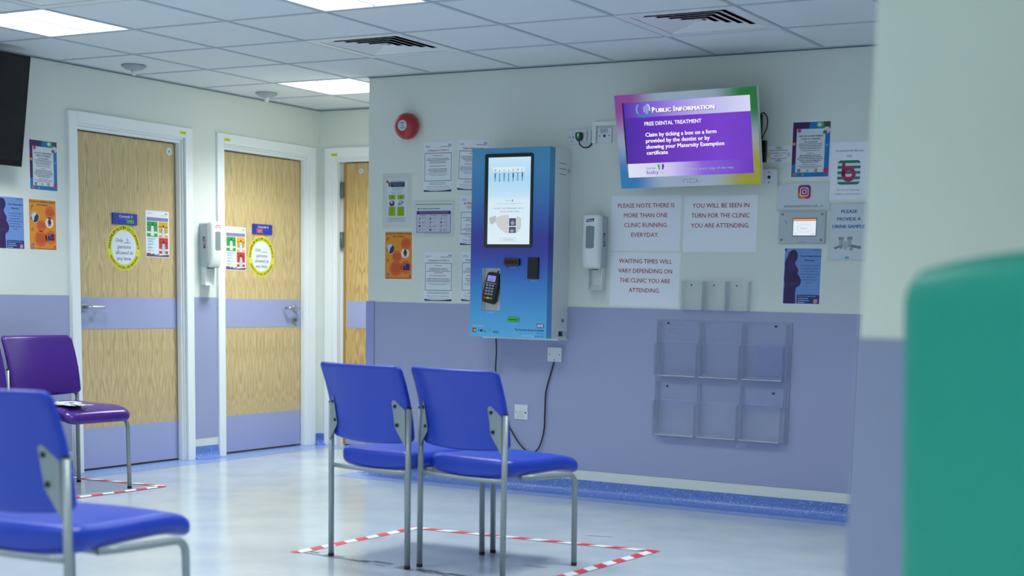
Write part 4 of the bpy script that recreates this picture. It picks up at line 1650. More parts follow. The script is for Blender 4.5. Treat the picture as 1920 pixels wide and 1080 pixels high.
        if red:
            s.poly([(0, 4), (12, 0), (38, 0), (50, 4), (48, 24), (38, 18), (12, 18), (2, 24)], '#c8326c')
            s.lay = 2
            for i in range(4):
                s.oval(9 + 10.6 * i, 9, 4.4, 4.6, '#f3e3ea')
            for i in range(3):
                s.oval(14 + 10.6 * i, 17, 4, 4.2, '#e8d3de')
        else:
            s.poly([(4, 5), (50, 0), (46, 18), (0, 21)], '#2a2358')
            s.lay = 2
            s.poly([(18, 4), (36, 2), (33, 7), (20, 9)], '#c0377c')
            s.text('Purell', 25, 16.5, 10, '#eef0f6', 36, bold=0.02, shear=0.2)
        s.build('badge', co, Matrix.Translation((0, 0.118, 0.114)))
        for sx in (-1, 1):
            s = Sheet(78, 24, None, 0.0)
            s.poly([(0, 3), (78, 0), (74, 20), (4, 24)], '#2a2358')
            s.lay = 2
            s.poly([(26, 3), (52, 2), (48, 8), (30, 9)], '#c0377c')
            s.text('PURELL', 38, 17.5, 11, '#eef0f6', 58, bold=0.02, shear=0.2)
            R = Matrix.Translation((sx * 0.0543, 0.015, 0.042)) @ Matrix.Rotation(sx * PI / 2, 4, 'Y') @ Matrix.Rotation(sx * PI / 2, 4, 'Z')
            s.build('side_badge', t, R)
        m = MB()
        m.box(-0.012, -0.152, 0.03, 0.012, -0.138, 0.062, 'dark_gap')
        m.build('nozzle', t)
        # drip tray
        m = MB()
        prof = [(-0.142, 0.012), (-0.20, 0.008), (-0.235, 0.010), (-0.255, 0.022), (-0.262, 0.050), (-0.262, 0.092)]
        vs = []
        for y, z in prof:
            vs += [(-0.046, y, z), (0.046, y, z)]
        for y, z in prof[::-1]:
            vs += [(-0.046, y - 0.003, z - 0.003), (0.046, y - 0.003, z - 0.003)]
        k = len(vs) // 2
        m.add(vs, [(2 * i, 2 * i + 1, (2 * i + 3) % (2 * k), (2 * i + 2) % (2 * k)) for i in range(k)], 'white_plastic')
        m.add(vs, [tuple(range(0, 2 * k, 2)), tuple(range(1, 2 * k, 2))[::-1]], 'white_plastic')
        m.box(0.040, -0.262, 0.0, 0.046, -0.14, 0.045, 'white_plastic')
        m.box(-0.046, -0.262, 0.0, -0.040, -0.14, 0.045, 'white_plastic')
        m.build('drip_tray', t, bevel=0.001)
    dispenser(on_kiosk_wall(1.140, 1.432), 'white hand gel dispenser between the blue kiosk and the red lettered notices', False)
    dispenser(on_left_wall(0.022, 1.412), 'white hand gel dispenser with pink badge between the two oak doors', True)

    # clear leaflet racks
    t = thing('leaflet_rack', 'small clear three-pocket leaflet rack straddling the lilac panel top edge', 'leaflet rack', on_kiosk_wall(1.865, 1.152))
    m = MB()
    m.box(-0.197, -0.083, 0.001, 0.197, 0.083, 0.004, 'acrylic')
    m.build('back_panel', t)
    for i in (-1, 0, 1):
        x = i * 0.132
        m = MB()
        a = 0.061
        m.box(x - a, -0.083, 0.040, x + a, 0.076, 0.043, 'acrylic')
        m.box(x - a, -0.083, 0.004, x + a, -0.080, 0.043, 'acrylic_edge')
        for sx in (-1, 1):
            m.box(x + sx * a - 0.0015, -0.083, 0.004, x + sx * a + 0.0015, 0.076, 0.043, 'acrylic_edge')
            m.box(x + sx * (a - 0.018) - 0.001, -0.083, 0.0425, x + sx * (a - 0.018) + 0.001, 0.076, 0.0445, 'acrylic_edge')
        m.build('pocket', t)
        m = MB()
        m.cyl((x - 0.018, 0.054, 0.003), 0.0045, 0.003, '#4b463c', 12)
        m.build('screw', t)
    t = thing('leaflet_rack', 'large clear six-pocket leaflet rack screwed to the lilac wall panel', 'leaflet rack', on_kiosk_wall(1.912, 0.696))
    m = MB()
    m.box(-0.393, -0.32, 0.005, 0.393, 0.32, 0.009, 'acrylic')
    for (a, b, c, d) in ((-0.393, 0.316, 0.393, 0.32), (-0.393, -0.32, 0.393, -0.316), (-0.393, -0.32, -0.390, 0.32), (0.390, -0.32, 0.393, 0.32)):
        m.box(a, b, 0.004, c, d, 0.011, 'acrylic_edge')
    for (a, b, c, d) in ((-0.33, 0.235, -0.235, 0.238), (-0.33, 0.275, -0.235, 0.278), (-0.33, 0.235, -0.327, 0.278), (-0.238, 0.235, -0.235, 0.278)):
        m.box(a, b, 0.0088, c, d, 0.0105, 'acrylic_edge')
    m.build('back_panel', t)
    xs = [-0.372, -0.124, 0.124, 0.372]
    for r_, (zb, zt, ze) in enumerate(((0.012, 0.205, 0.31), (-0.315, -0.115, -0.02))):
        for i in range(3):
            m = MB()
            a, b = xs[i] + 0.012, xs[i + 1] - 0.012
            m.box(a, zb, 0.050, b, zt, 0.053, 'acrylic')
            m.box(a, zb, 0.009, b, zb + 0.006, 0.058, 'acrylic_lip')
            m.box(a, zb + 0.014, 0.052, b, zb + 0.017, 0.056, 'acrylic_edge')
            m.box(a, zt - 0.002, 0.050, b, zt, 0.0535, 'acrylic_edge')
            m.build('pocket', t)
        for x in xs:
            m = MB()
            m.box(x - 0.014, zb, 0.009, x - 0.011, zt - 0.012, 0.056, 'acrylic_edge')
            m.box(x + 0.011, zb, 0.009, x + 0.014, zt - 0.012, 0.056, 'acrylic_edge')
            m.box(x - 0.011, zb, 0.053, x + 0.011, zt - 0.012, 0.056, 'acrylic')
            m.box(x - 0.008, zt - 0.012, 0.009, x - 0.0055, ze, 0.030, 'acrylic_edge')
            m.box(x + 0.0055, zt - 0.012, 0.009, x + 0.008, ze, 0.030, 'acrylic_edge')
            m.build('divider', t)
    for x, z in ((-0.325, 0.30), (0.30, 0.30), (-0.32, -0.045), (0.302, -0.055)):
        m = MB()
        m.cyl((x, z, 0.008), 0.0055, 0.004, 'rubber', 12)
        m.build('screw', t)

    # feedback terminal
    t = thing('feedback_terminal', 'grey steel feedback panel with a small lit screen under the social media notice', 'touch panel', on_kiosk_wall(2.331, 1.512))
    w, h = 253, 165
    s = Sheet(w, h, 'grey_plastic', 0.012)
    s.lines(0.44 * w, 0.62 * w, 0.945 * h, 1, 5, 4, '#8d979c', short=0.0)
    s.poly([(0.12 * w, 0.28 * h), (0.135 * w, 0.26 * h), (0.185 * w, 0.38 * h), (0.17 * w, 0.40 * h)], '#8b9599')
    s.build('plate', t, bevel=0.002)
    for x in (-0.108, 0.108):
        for y in (-0.064, 0.068):
            m = MB()
            m.cyl((x, y, 0.0115), 0.006, 0.003, 'hinge_metal', 14)
            m.build('screw', t)
    s = Sheet(130, 92, 'black_plastic', 0.0012)
    s.rect(3, 3, 127, 89, glow('#e4f1fa', 0.95))
    s.lay = 2
    s.rect(3, 3, 127, 15, glow('#dd9a7c', 0.9))
    s.ring(64, 52, 37, 39, glow('#a9c6da', 0.9), a0=0.3, a1=5.6, sy=0.55)
    s.text('Fusion', 62, 56, 10, glow('#8aa9bd', 0.9))
    s.lines(8, 30, 82, 1, 4, 3, glow('#8fa9b9', 0.9))
    s.lines(95, 124, 82, 1, 4, 3, glow('#8fa9b9', 0.9))
    s.build('screen', t, Matrix.Translation((0.016, 0.002, 0.012)))
# ------------------------------------------------------------------ paper on the walls and doors
RED, NAVY, BLK, TXT = '#a3243c', '#23315e', '#1c2330', '#4a5566'


def put(s, name, mw, label, cat, group=None):
    return tag(s.build(name, mw=mw), label, cat, group)


def covid(head, body_red=True, big=False, seed=1):
    random.seed(seed)
    s = Sheet(205, 290, 'laminate', 0.0008)
    s.rect(0, 0, 205, 290, '#dfe6ea')
    s.lay = 2
    s.lines(12, 52, 22, 2, 6, 3.5, '#5f93b8', centre=False)
    s.rect(174, 12, 196, 21, '#4c6fae')
    s.lay = 3
    s.text('NHS', 185, 19.6, 6.5, '#e9eef5', 17, bold=0.02, shear=0.2)
    s.lay = 2
    s.lines(120, 196, 27, 1, 6, 3.6, BLK, short=0.02)
    y = 52
    for i, ln in enumerate(head):
        s.text(ln, 104, y, 15 if big else 10.5, RED, (150 if i == 0 else 110) if big else 148, bold=0.025)
        y += 24
    top = y - 14 if not big else y - 4
    s.frame(8, top, 198, 226, 3.2, '#3d5a80')
    yy = top + 16
    s.lines(60, 145, yy, 1, 8, 4.2, '#b0485a')
    s.lines(16, 190, yy + 17, 4, 8.5, 3.6, '#2f3948', short=0.35)
    s.lines(40, 165, yy + 60, 1, 8, 4.2, '#b0485a', short=0.05)
    s.lines(16, 190, yy + 78, 3, 8.5, 3.6, '#2f3948', short=0.25)
    s.lines(16, 190, yy + 106, 2, 8, 2.6, '#51698f', short=0.2)
    s.lines(26, 180, 236, 2, 8, 2.8, TXT, short=0.35)
    s.text('Thank you for your understanding', 103, 262, 7.5, '#3a5a9c', 165, shear=0.2)
    s.text('Keep safe and we hope to see you soon', 103, 274, 5.5, '#3a5a9c', 150)
    s.poly([(4, 276), (60, 283), (130, 283), (200, 275), (200, 288), (4, 288)], '#25407f')
    s.lay = 3
    s.poly([(4, 286), (80, 284), (200, 278), (200, 288), (4, 288)], '#17264a')
    return s


def new_parents():
    random.seed(5)
    w, h = 206, 292
    s = Sheet(w, h, 'paper', 0.0008)
    s.rect(4, 4, w - 4, h - 4, '#dd8f35')
    s.lay = 2
    s.text('CALLING ALL TAMESIDE & OLDHAM', w / 2, 20, 8.5, '#55301c', 190, bold=0.025)
    s.text('NEW PARENTS', w / 2, 37, 8.5, '#55301c', 85, bold=0.025)
    for cx, cy, r in ((158, 75, 36), (92, 152, 34), (86, 226, 46), (160, 216, 40)):
        s.oval(cx, cy, r, r, '#dc6530')
    s.oval(44, 105, 33, 33, '#e5b267')
    s.oval(153, 132, 30, 30, '#e6dcd0')
    s.lay = 3
    s.oval(44, 105, 29, 29, '#3b2f57')
    s.lay = 4
    s.poly([(18, 95), (30, 80), (52, 78), (60, 86), (44, 100), (36, 128), (28, 128)], '#c9cfd2')
    s.lay = 3
    s.poly([(146, 152), (140, 128), (147, 112), (151, 104), (156, 104), (160, 112), (167, 128), (161, 152)], '#4a3238')
    s.lay = 4
    s.oval(153.5, 110, 4, 5, '#8a5a48', n=14)
    s.rect(147, 140, 160, 150, '#c2623c')
    s.rect(138, 196, 186, 234, '#33265f')
    s.lay = 5
    s.rect(142, 199, 158, 207, '#8d86b8')
    s.lines(146, 180, 215, 2, 8, 2.5, '#8a4a7c')
    s.lay = 4
    for cx, cy, r, n in ((158, 58, 30, 5), (92, 138, 26, 4), (86, 200, 36, 7)):
        s.lines(cx - r, cx + r, cy, n, 8, 2.6, '#8c3a26', short=0.25)
    s.lay = 3
    for pts in (([(14, 42), (30, 34), (38, 46), (26, 50), (22, 62), (16, 60)]), ([(18, 170), (28, 164), (34, 172), (30, 184), (18, 184)])):
        s.poly(pts, '#b56a2a')
    for x in (14, 26):
        for y in (254, 274):
            s.rect(x, y, x + 10, y + 14, '#4c6ea6' if x > 20 else '#c96a55')
    s.lines(46, 186, 282, 1, 6, 3.4, '#6b3b1c', short=0.02)
    s.rect(182, 264, 196, 280, '#b35a2a')
    return s


def parent_sheet():
    random.seed(9)
    w, h = 207, 284
    s = Sheet(w, h, 'laminate', 0.0008)
    s.rect(3, 3, w - 3, h - 3, '#1873b4')
    s.lay = 2
    s.poly([(3, 3), (96, 3), (88, 36), (24, 36), (24, 212), (3, 222)], '#43225a')
    s.rect(24, 38, 178, 258, '#d3dae2')
    s.lay = 3
    s.poly([(130, 3), (170, 3), (172, 34), (140, 36), (126, 22)], '#3f9a62')
    s.lay = 4
    s.oval(146, 18, 12, 10, '#bfd6cf')
    s.lay = 3
    s.poly([(168, 3), (204, 3), (204, 44), (178, 34), (170, 20)], '#4e4250')
    s.lay = 4
    s.oval(186, 46, 17, 17, '#c8cfdc')
    s.lay = 3
    s.lay = 5
    s.oval(176, 56, 12, 9, '#7a5a54')
    s.lay = 3
    for cx, cy, r, c in ((38, 46, 15, '#c2366e'), (188, 250, 19, '#c02a50')):
        pts = []
        for i in range(24):
            a = 2 * PI * i / 24
            q = r if i % 2 else r * 0.5
            pts.append((cx + q * math.cos(a), cy + q * math.sin(a)))
        s.lay = 4
        s.poly(pts, c)
    s.lay = 3
    s.oval(12, 112, 8, 8, '#d98f45')
    s.oval(190, 122, 7, 7, '#4a9ac4')
    for k, ln in enumerate(('ARE YOU A NEW PARENT', 'LIVING IN TAMESIDE', 'OR OLDHAM?')):
        s.text(ln, 102, 78 + 15 * k, 8.6, BLK, (132, 106, 72)[k], bold=0.02)
    s.lines(32, 170, 114, 4, 8, 3.4, '#3b4656', short=0.2)
    s.lines(50, 150, 148, 1, 8, 3.2, '#3b4656')
    s.lines(80, 122, 162, 1, 8, 3.2, '#3b4656', short=0.05)
    s.lines(32, 172, 172, 5, 8.6, 4, BLK, short=0.2)
    s.lines(60, 140, 218, 1, 8, 3.2, '#3b4656', short=0.05)
    s.lines(30, 172, 227, 2, 8, 3, '#3b4656', short=0.2)
    for i, c in enumerate(('#2a4486', None, None, None, '#c2475e', None)):
        if c:
            s.rr(36 + 23 * i, 240, 52 + 23 * i, 256, 3, c)
    s.lay = 4
    s.text('f', 45, 254, 12, '#dfe6f0', 6, bold=0.04)
    s.ring(136, 248, 3.4, 5.2, '#f0d9de')
    s.lay = 3
    s.text('G', 90, 254, 12, '#3a4452', 13, bold=0.02)
    s.rect(12, 262, 34, 276, '#b06a63')
    s.poly([(66, 262), (72, 268), (70, 278), (62, 276), (60, 268)], '#c97a4a')
    return s


def experience():
    random.seed(11)
    w, h = 206, 292
    s = Sheet(w, h, 'laminate', 0.0008)
    s.rect(3, 3, w - 3, h - 3, '#6f93d0')
    s.lay = 2
    body = [(6, 290), (6, 215), (10, 196), (8, 180), (4, 165), (8, 110), (6, 75), (18, 48), (28, 22), (44, 11), (62, 12), (72, 24), (76, 42), (74, 56), (70, 64),
            (64, 72), (63, 84), (70, 96), (80, 110), (82, 124), (78, 134), (88, 146), (97, 164), (98, 180), (92, 194), (80, 202), (72, 206), (70, 230), (72, 290)]
    s.poly(body, '#35265a')
    s.lay = 3
    s.poly([(20, 66), (40, 60), (58, 76), (66, 108), (58, 130), (34, 128), (20, 104)], '#3d2c66')
    s.poly([(8, 188), (50, 176), (84, 182), (88, 190), (52, 196), (10, 204)], '#402d68')
    s.lay = 2
    s.text('Your Experience', 144, 46, 9, NAVY, 112, bold=0.025)
    s.text('Matters', 142, 68, 9, NAVY, 54, bold=0.025)
    for k, ln in enumerate(('We want to hear about', 'your experience of our', 'services to help us', 'improve. Please use the', 'QR code below to', 'complete our short', 'survey.')):
        s.text(ln, 142, 94 + 14.6 * k, 5.4, '#2b3c74', (98, 98, 82, 104, 78, 84, 32)[k], bold=0.012)
    s.lines(150, 198, 12, 1, 6, 3, NAVY)
    s.rect(80, 243, w - 3, h - 3, '#263a7c')
    s.lay = 3
    s.text('Follow us on social media:', 136, 253, 4.6, '#dfe6f4', 96)
    s.lines(86, 150, 262, 3, 10.5, 4, '#c3cee6', centre=False, short=0.2)
    instagram(s, 183, 274, 25, 4)
    s.lay = 3
    s.poly([(4, 4), (14, 4), (12, 16), (4, 18)], NAVY)
    return s


def instagram(s, cx, cy, d, lay):
    """camera glyph in a rounded square, purple to orange"""
    r = d / 2
    s.lay = lay
    s.rr(cx - r, cy - r, cx + r, cy + r, d * 0.23, '#a42d6c')
    s.lay = lay + 1
    s.poly([(cx - r * 0.98, cy + r * 0.1), (cx - r * 0.98, cy + r * 0.55), (cx - r * 0.55, cy + r * 0.98), (cx + r * 0.35, cy + r * 0.98)], '#d98a45')
    s.poly([(cx + r * 0.98, cy + r * 0.05), (cx + r * 0.98, cy - r * 0.55), (cx + r * 0.55, cy - r * 0.98), (cx - r * 0.5, cy - r * 0.98)], '#5c3186')
    s.poly([(cx - r * 0.98, cy - r * 0.2), (cx - r * 0.98, cy + r * 0.1), (cx + r * 0.35, cy + r * 0.98), (cx + r * 0.7, cy + r * 0.9)], '#c2424f')
    s.lay = lay + 2
    pts = rrect(d * 0.66, d * 0.66, d * 0.17, 5)
    inn = rrect(d * 0.54, d * 0.54, d * 0.12, 5)
    z = s._z(None)
    n = min(len(pts), len(inn))
    o_, i_ = rr_n(d * 0.66, d * 0.17), rr_n(d * 0.54, d * 0.12)
    n = len(o_)
    vs = [s.P(cx + p[0], cy + p[1], z) for p in o_] + [s.P(cx + p[0], cy + p[1], z) for p in i_]
    s.add(vs, [(i, n + i, n + (i + 1) % n, (i + 1) % n) for i in range(n)], '#eedfe6')
    s.ring(cx, cy, d * 0.115, d * 0.175, '#eedfe6')
    s.oval(cx + d * 0.19, cy - d * 0.19, d * 0.035, d * 0.035, '#eedfe6', n=12)


def rr_n(w, r, n=6):
    pts = []
    for cx, cy, a0 in ((w / 2 - r, w / 2 - r, 0), (-w / 2 + r, w / 2 - r, PI / 2), (-w / 2 + r, -w / 2 + r, PI), (w / 2 - r, -w / 2 + r, 1.5 * PI)):
        for i in range(n + 1):
            a = a0 + PI / 2 * i / n
            pts.append((cx + r * math.cos(a), cy + r * math.sin(a)))
    return pts


def build_posters():
    kw, lw = on_kiosk_wall, on_left_wall
    # group left of the kiosk
    put(covid(['In Response to COVID-19'], seed=1), 'covid_notice', kw(0.050, 1.872), 'topmost fully visible blue-bordered COVID notice, below and right of the fire alarm', 'notice', 'COVID notices')
    s = covid(['Open Information'], seed=2)
    put(s, 'covid_notice', kw(0.292, 1.877) @ Matrix.Rotation(math.radians(-2.5), 4, 'Z'), 'blue-bordered notice half hidden behind the top of the blue kiosk', 'notice', 'COVID notices')
    put(covid(['In Response to', 'COVID-19'], big=True, seed=3), 'covid_notice', kw(0.312, 1.560), 'notice with large red heading cut off by the kiosk edge, beside the purple chart', 'notice', 'COVID notices')
    put(covid(['In Response to COVID-19'], seed=4), 'covid_notice', kw(0.062, 1.228), 'lowest left blue-bordered COVID notice, just above the lilac panel', 'notice', 'COVID notices')
    put(covid(['Visiting on the wards'], seed=6), 'covid_notice', kw(0.326, 1.232), 'lowest blue-bordered notice, half hidden by the blue kiosk', 'notice', 'COVID notices')
    # pregnancy sheet in a clear sleeve
    random.seed(21)
    s = Sheet(150, 262, 'paper', 0.0008, sleeve=32)
    s.rect(0, 0, 150, 262, '#cfd8de')
    s.lay = 2
    s.oval(3, 18, 9, 9, '#b8404e')
    s.poly([(10, 22), (22, 20), (24, 46), (12, 48)], '#4a3440')
    s.text('Iodine in Pregnancy', 76, 17, 7, BLK, 90)
    s.rect(26, 20, 130, 50, '#2b3550')
    s.lay = 3
    s.lines(36, 120, 27, 3, 8, 2.5, '#8f9bb3')
    s.lay = 2
    s.lines(34, 120, 58, 2, 9, 2.6, TXT)
    s.lines(14, 126, 80, 2, 9, 2.6, '#5a6c9c')
    for x in (12, 76):
        s.rr(x, 96, x + 52, 124, 4, '#8fae25')
        s.rr(x, 166, x + 52, 222, 4, '#8fae25')
        s.lay = 3
        s.lines(x + 10, x + 44, 176, 5, 9.5, 2.6, '#4c6414')
        s.lay = 2
    s.lay = 3
    s.poly([(30, 102), (34, 102), (48, 118), (44, 118)], BLK)
    s.poly([(44, 102), (48, 102), (34, 118), (30, 118)], BLK)
    s.poly([(92, 110), (95, 108), (100, 113), (112, 102), (114, 104), (100, 118)], BLK)
    s.lay = 2
    s.oval(37, 146, 20, 18, '#5c3350')
    s.ring(102, 145, 12, 15, '#50608a')
    s.lay = 3
    s.oval(34, 139, 10, 9, '#c3b3c6')
    s.poly([(80, 152), (122, 132), (124, 140), (82, 160)], '#6f7f9f')
    s.lay = 2
    s.frame(4, 230, 142, 258, 1, '#8a98a8')
    s.lines(10, 136, 236, 3, 8, 2.8, TXT, short=0.12)
    put(s, 'advice_sheet', kw(-0.242, 1.680), 'green-boxed pregnancy advice sheet in a clear sleeve below the fire alarm', 'poster')
    put(new_parents(), 'new_parents_poster', kw(-0.229, 1.353), 'orange new parents poster on the kiosk wall above the lilac panel', 'poster', 'orange new parents posters')
    # landscape chart
    random.seed(22)
    s = Sheet(272, 190, 'paper', 0.0008, sleeve=14)
    s.rect(0, 0, 272, 190, '#cdd6dc')
    s.lay = 2
    s.rect(6, 8, 264, 14, '#8fae25')
    s.poly([(20, 36), (28, 30), (32, 36), (24, 42)], BLK)
    s.lines(36, 190, 37, 1, 8, 5.5, '#4c5664', short=0.02, centre=False)
    s.rect(14, 50, 258, 178, '#4a2a6a')
    s.lay = 3
    s.rect(17, 70, 255, 175, '#c6c3d6')
    s.lines(30, 245, 56, 2, 7, 3, '#9a86b4', short=0.05)
    s.lay = 4
    for c in range(3):
        x = 24 + 77 * c
        if c:
            s.rect(x - 4, 72, x - 3, 174, '#8b86a4')
        s.lines(x + 12, x + 58, 78, 1, 8, 3.4, '#3d3552', short=0.1)
        for r in range(4):
            y = 95 + 22 * r
            k = (c * 4 + r) % 5
            if k == 0:
                s.oval(x + 13, y, 3.5, 7, '#322a48', n=14)
            elif k == 1:
                s.ring(x + 13, y, 4, 7, '#322a48', n=16, a0=0.4, a1=5.0)
            elif k == 2:
                s.rr(x + 6, y - 5, x + 20, y + 5, 3, '#322a48')
            elif k == 3:
                s.poly([(x + 5, y + 4), (x + 18, y - 6), (x + 20, y - 3), (x + 8, y + 6)], '#322a48')
            else:
                s.oval(x + 13, y, 6, 6, '#4c3a5c', n=14)
            s.lines(x + 28, x + 62, y - 2, 1 + (k == 1), 6, 3, '#5a526e', short=0.25, centre=False)
    s.lay = 2
    s.lines(70, 250, 184, 1, 5, 3, TXT)
    put(s, 'wall_chart', kw(0.024, 1.572), 'landscape purple chart in a clear sleeve between the COVID notices', 'poster')

    # big red lettered notices
    def notice(x, z, w, h, lines_, label, rot=0.0):
        s = Sheet(w, h, 'laminate', 0.001)
        y0, cap, step = lines_[0]
        for k, (ln, wd) in enumerate(lines_[1]):
            s.text(ln, w * 0.5, y0 + step * k, cap, RED, wd, bold=0.008)
        put(s, 'laminated_notice', kw(x, z) @ Matrix.Rotation(math.radians(rot), 4, 'Z'), label, 'notice', 'red lettered notices')
    notice(1.424, 1.538, 424, 299, ((64, 24, 53), (('PLEASE NOTE THERE IS', 345), ('MORE THAN ONE', 265), ('CLINIC RUNNING', 258), ('EVERYDAY.', 168))),
           'laminated notice in red capitals saying PLEASE NOTE THERE IS MORE THAN ONE CLINIC')
    notice(1.867, 1.534, 424, 299, ((64, 24, 53), (('YOU WILL BE SEEN IN', 328), ('TURN FOR THE CLINIC', 338), ('YOU ARE ATTENDING.', 338))),
           'laminated notice in red capitals saying YOU WILL BE SEEN IN TURN')
    notice(1.430, 1.230, 427, 296, ((58, 24, 53), (('WAITING TIMES WILL', 325), ('VARY DEPENDING ON', 330), ('THE CLINIC YOU ARE', 308), ('ATTENDING.', 190))),
           'laminated notice in red capitals saying WAITING TIMES WILL VARY', -0.4)
    # right hand group
    put(parent_sheet(), 'new_parent_sheet', kw(2.357, 1.910), 'blue and purple new parent sheet on the kiosk wall, right of the screen', 'poster', 'blue new parent sheets')
    s = Sheet(129, 85, 'paper', 0.0008)
    random.seed(31)
    for cx, cy, rx, ry, c in ((64, 10, 20, 8, '#a9cfa6'), (10, 46, 9, 16, '#e4cd8a'), (119, 46, 9, 14, '#e4c3d6'), (64, 76, 18, 7, '#abbcdc')):
        s.lay = 1
        s.oval(cx, cy, rx, ry, c)
    s.lay = 2
    for k, (ln, wd, c) in enumerate((('Press the ON/OFF button', 104, BLK), ('if you find one of the', 84, BLK), ('BABY TV', 42, '#c2475e'), ('screens switched off', 90, BLK))):
        s.text(ln, 64, 26 + 14 * k, 6, c, wd, bold=0.02)
    put(s, 'reminder_card', kw(2.183, 1.891), 'small white card with four coloured blurs beside the black media player', 'card')
    s = Sheet(196, 290, 'laminate', 0.0008)
    s.text('Download the Bounty', 98, 48, 10.5, '#3d4656', 146)
    s.text('App', 98, 74, 10.5, '#3d4656', 28)
    s.rr(38, 92, 158, 214, 22, '#d3dae6')
    s.lay = 2
    tl = '#1d7d6c'
    s.poly([(38, 106), (42, 98), (52, 92), (144, 92), (154, 98), (158, 106)], tl)
    for y in (120, 147, 174):
        s.rect(38, y, 158, y + 13.5, tl)
    s.poly([(38, 200), (158, 200), (154, 208), (144, 214), (52, 214), (42, 208)], tl)
    s.lay = 3
    s.rect(60, 104, 78, 172, '#b02a5c')
    s.ring(97, 162, 17, 38, '#b02a5c')
    s.lay = 1
    s.text('For all your Antenatal', 98, 244, 8, '#3d4656', 118)
    s.text('Leaflets and Information', 98, 264, 8, '#3d4656', 136)
    put(s, 'app_notice', kw(2.566, 1.797), 'white notice with a red letter b over green stripes, beside the pillar', 'notice')
    s = Sheet(272, 128, 'paper', 0.0008, sleeve=13)
    s.rect(0, 0, 272, 128, '#cbd4da')
    instagram(s, 138, 40, 70, 2)
    s.lay = 2
    s.text('antenatalclinicroh_ri', 136, 118, 13.5, '#454e58', 212)
    put(s, 'social_media_notice', kw(2.331, 1.671), 'clear-sleeved notice with a pink camera symbol above the grey feedback panel', 'notice')
    s = Sheet(190, 278, 'paper', 0.0008, sleeve=11)
    s.rect(0, 0, 190, 278, '#ccd6dc')
    s.lay = 2
    for k, (ln, wd) in enumerate((('PLEASE', 84), ('PROVIDE A', 126), ('URINE SAMPLE', 172))):
        s.text(ln, 96, 44 + 38 * k, 17, '#2a62a6', wd, bold=0.03)
    g = ['#8f979b', '#a9b0b3', '#7d868b', '#b6bcbf']
    s.poly([(24, 218), (62, 204), (66, 214), (28, 230)], g[2])
    s.poly([(110, 202), (168, 212), (166, 226), (108, 216)], g[2])
    s.rect(50, 178, 72, 216, g[1])
    s.rect(94, 178, 116, 216, g[1])
    s.lay = 3
    s.rect(46, 166, 74, 180, g[0])
    s.rect(92, 164, 120, 178, g[0])
    s.rect(74, 186, 92, 216, g[3])
    s.oval(84, 222, 11, 10, g[3])
    s.oval(116, 226, 9, 8, g[0])
    s.oval(60, 218, 8, 8, g[0])
    s.lay = 2
    s.poly([(82, 266), (94, 262), (108, 268), (104, 276), (88, 276)], '#6fb6cc')
    put(s, 'sample_notice', kw(2.578, 1.490), 'clear-sleeved notice in blue capitals asking for a URINE SAMPLE', 'notice')
    put(experience(), 'experience_poster', kw(2.341, 1.262), 'blue poster with a pregnant silhouette on the kiosk wall under the grey panel', 'poster', 'blue silhouette posters')

    # left wall
    put(parent_sheet(), 'new_parent_sheet', lw(-1.329, 1.812), 'blue and purple new parent sheet beside the black television', 'poster', 'blue new parent sheets')
    put(new_parents(), 'new_parents_poster', lw(-1.345, 1.474), 'orange new parents poster beside the first oak door frame', 'poster', 'orange new parents posters')
    put(experience(), 'experience_poster', lw(-1.584, 1.474), 'blue poster with a pregnant silhouette under the black television', 'poster', 'blue silhouette posters')

    # door signs; the leaves stand 55 mm behind the wall face
    def leaf(y, z):
        return on_left_wall(y, z, -0.055)

    def name_plate(y, z, txt, engaged, label):
        s = Sheet(206, 68, None, 0.009)
        s.box(-0.103, -0.034, 0, 0.103, 0.034, 0.009, '#2038a0')
        s.text(txt, 108, 25, 15, '#e6ecf6', 112, bold=0.015)
        s.lay = 2
        if engaged == 'g':
            s.rect(112, 34, 178, 58, '#2b9c58')
            s.rect(112, 33, 178, 37, '#cfd8e6')
            s.rect(112, 56, 178, 59, '#cfd8e6')
            s.rect(40, 32, 112, 34, '#6f86d8')
            s.lay = 3
            s.lines(132, 158, 46, 1, 5, 4, '#8fd0a4', short=0.0)
        else:
            s.rect(38, 33, 104, 58, '#d13a3a')
            s.rect(38, 32, 104, 35, '#cfd8e6')
            s.rect(38, 57, 104, 59, '#cfd8e6')
            s.lay = 3
            s.lines(52, 90, 46, 1, 5, 6, '#f0b0b0', short=0.0)
            s.lay = 2
            s.lines(114, 176, 38, 1, 5, 3, '#6f86d8', short=0.05)
        return put(s, 'door_sign', leaf(y, z), label, 'door sign', 'blue door signs')

    def sticker(y, z, num, label):
        s = Sheet(282, 282, None, 0.0006)
        s.oval(141, 141, 141, 141, '#d8d63a')
        s.lay = 2
        s.oval(141, 141, 104, 104, '#dbe1ec')
        s.lay = 3
        s.arc('MAXIMUM ROOM OCCUPANCY', 141, 141, 111, 21, '#2c3412', 0, 188, bold=0.02)
        s.arc('RESPECT SOCIAL DISTANCING', 141, 141, 131, 17, '#2c3412', 180, 130, bold=0.015, inside=True)
        tc = '#36464e'
        s.text('Only', 72, 108, 24, tc, 62, align='l')
        s.rect(141, 110, 200, 113, tc)
        if num:
            s.text(num, 170, 106, 22, '#8d99a4', 18)
        for k, (ln, wd) in enumerate((('persons', 110), ('allowed at', 146), ('any time.', 124))):
            s.text(ln, 144, 147 + 36 * k, 24, tc, wd)
        return put(s, 'floor_limit_sticker', leaf(y, z), label, 'sticker', 'round yellow occupancy stickers')

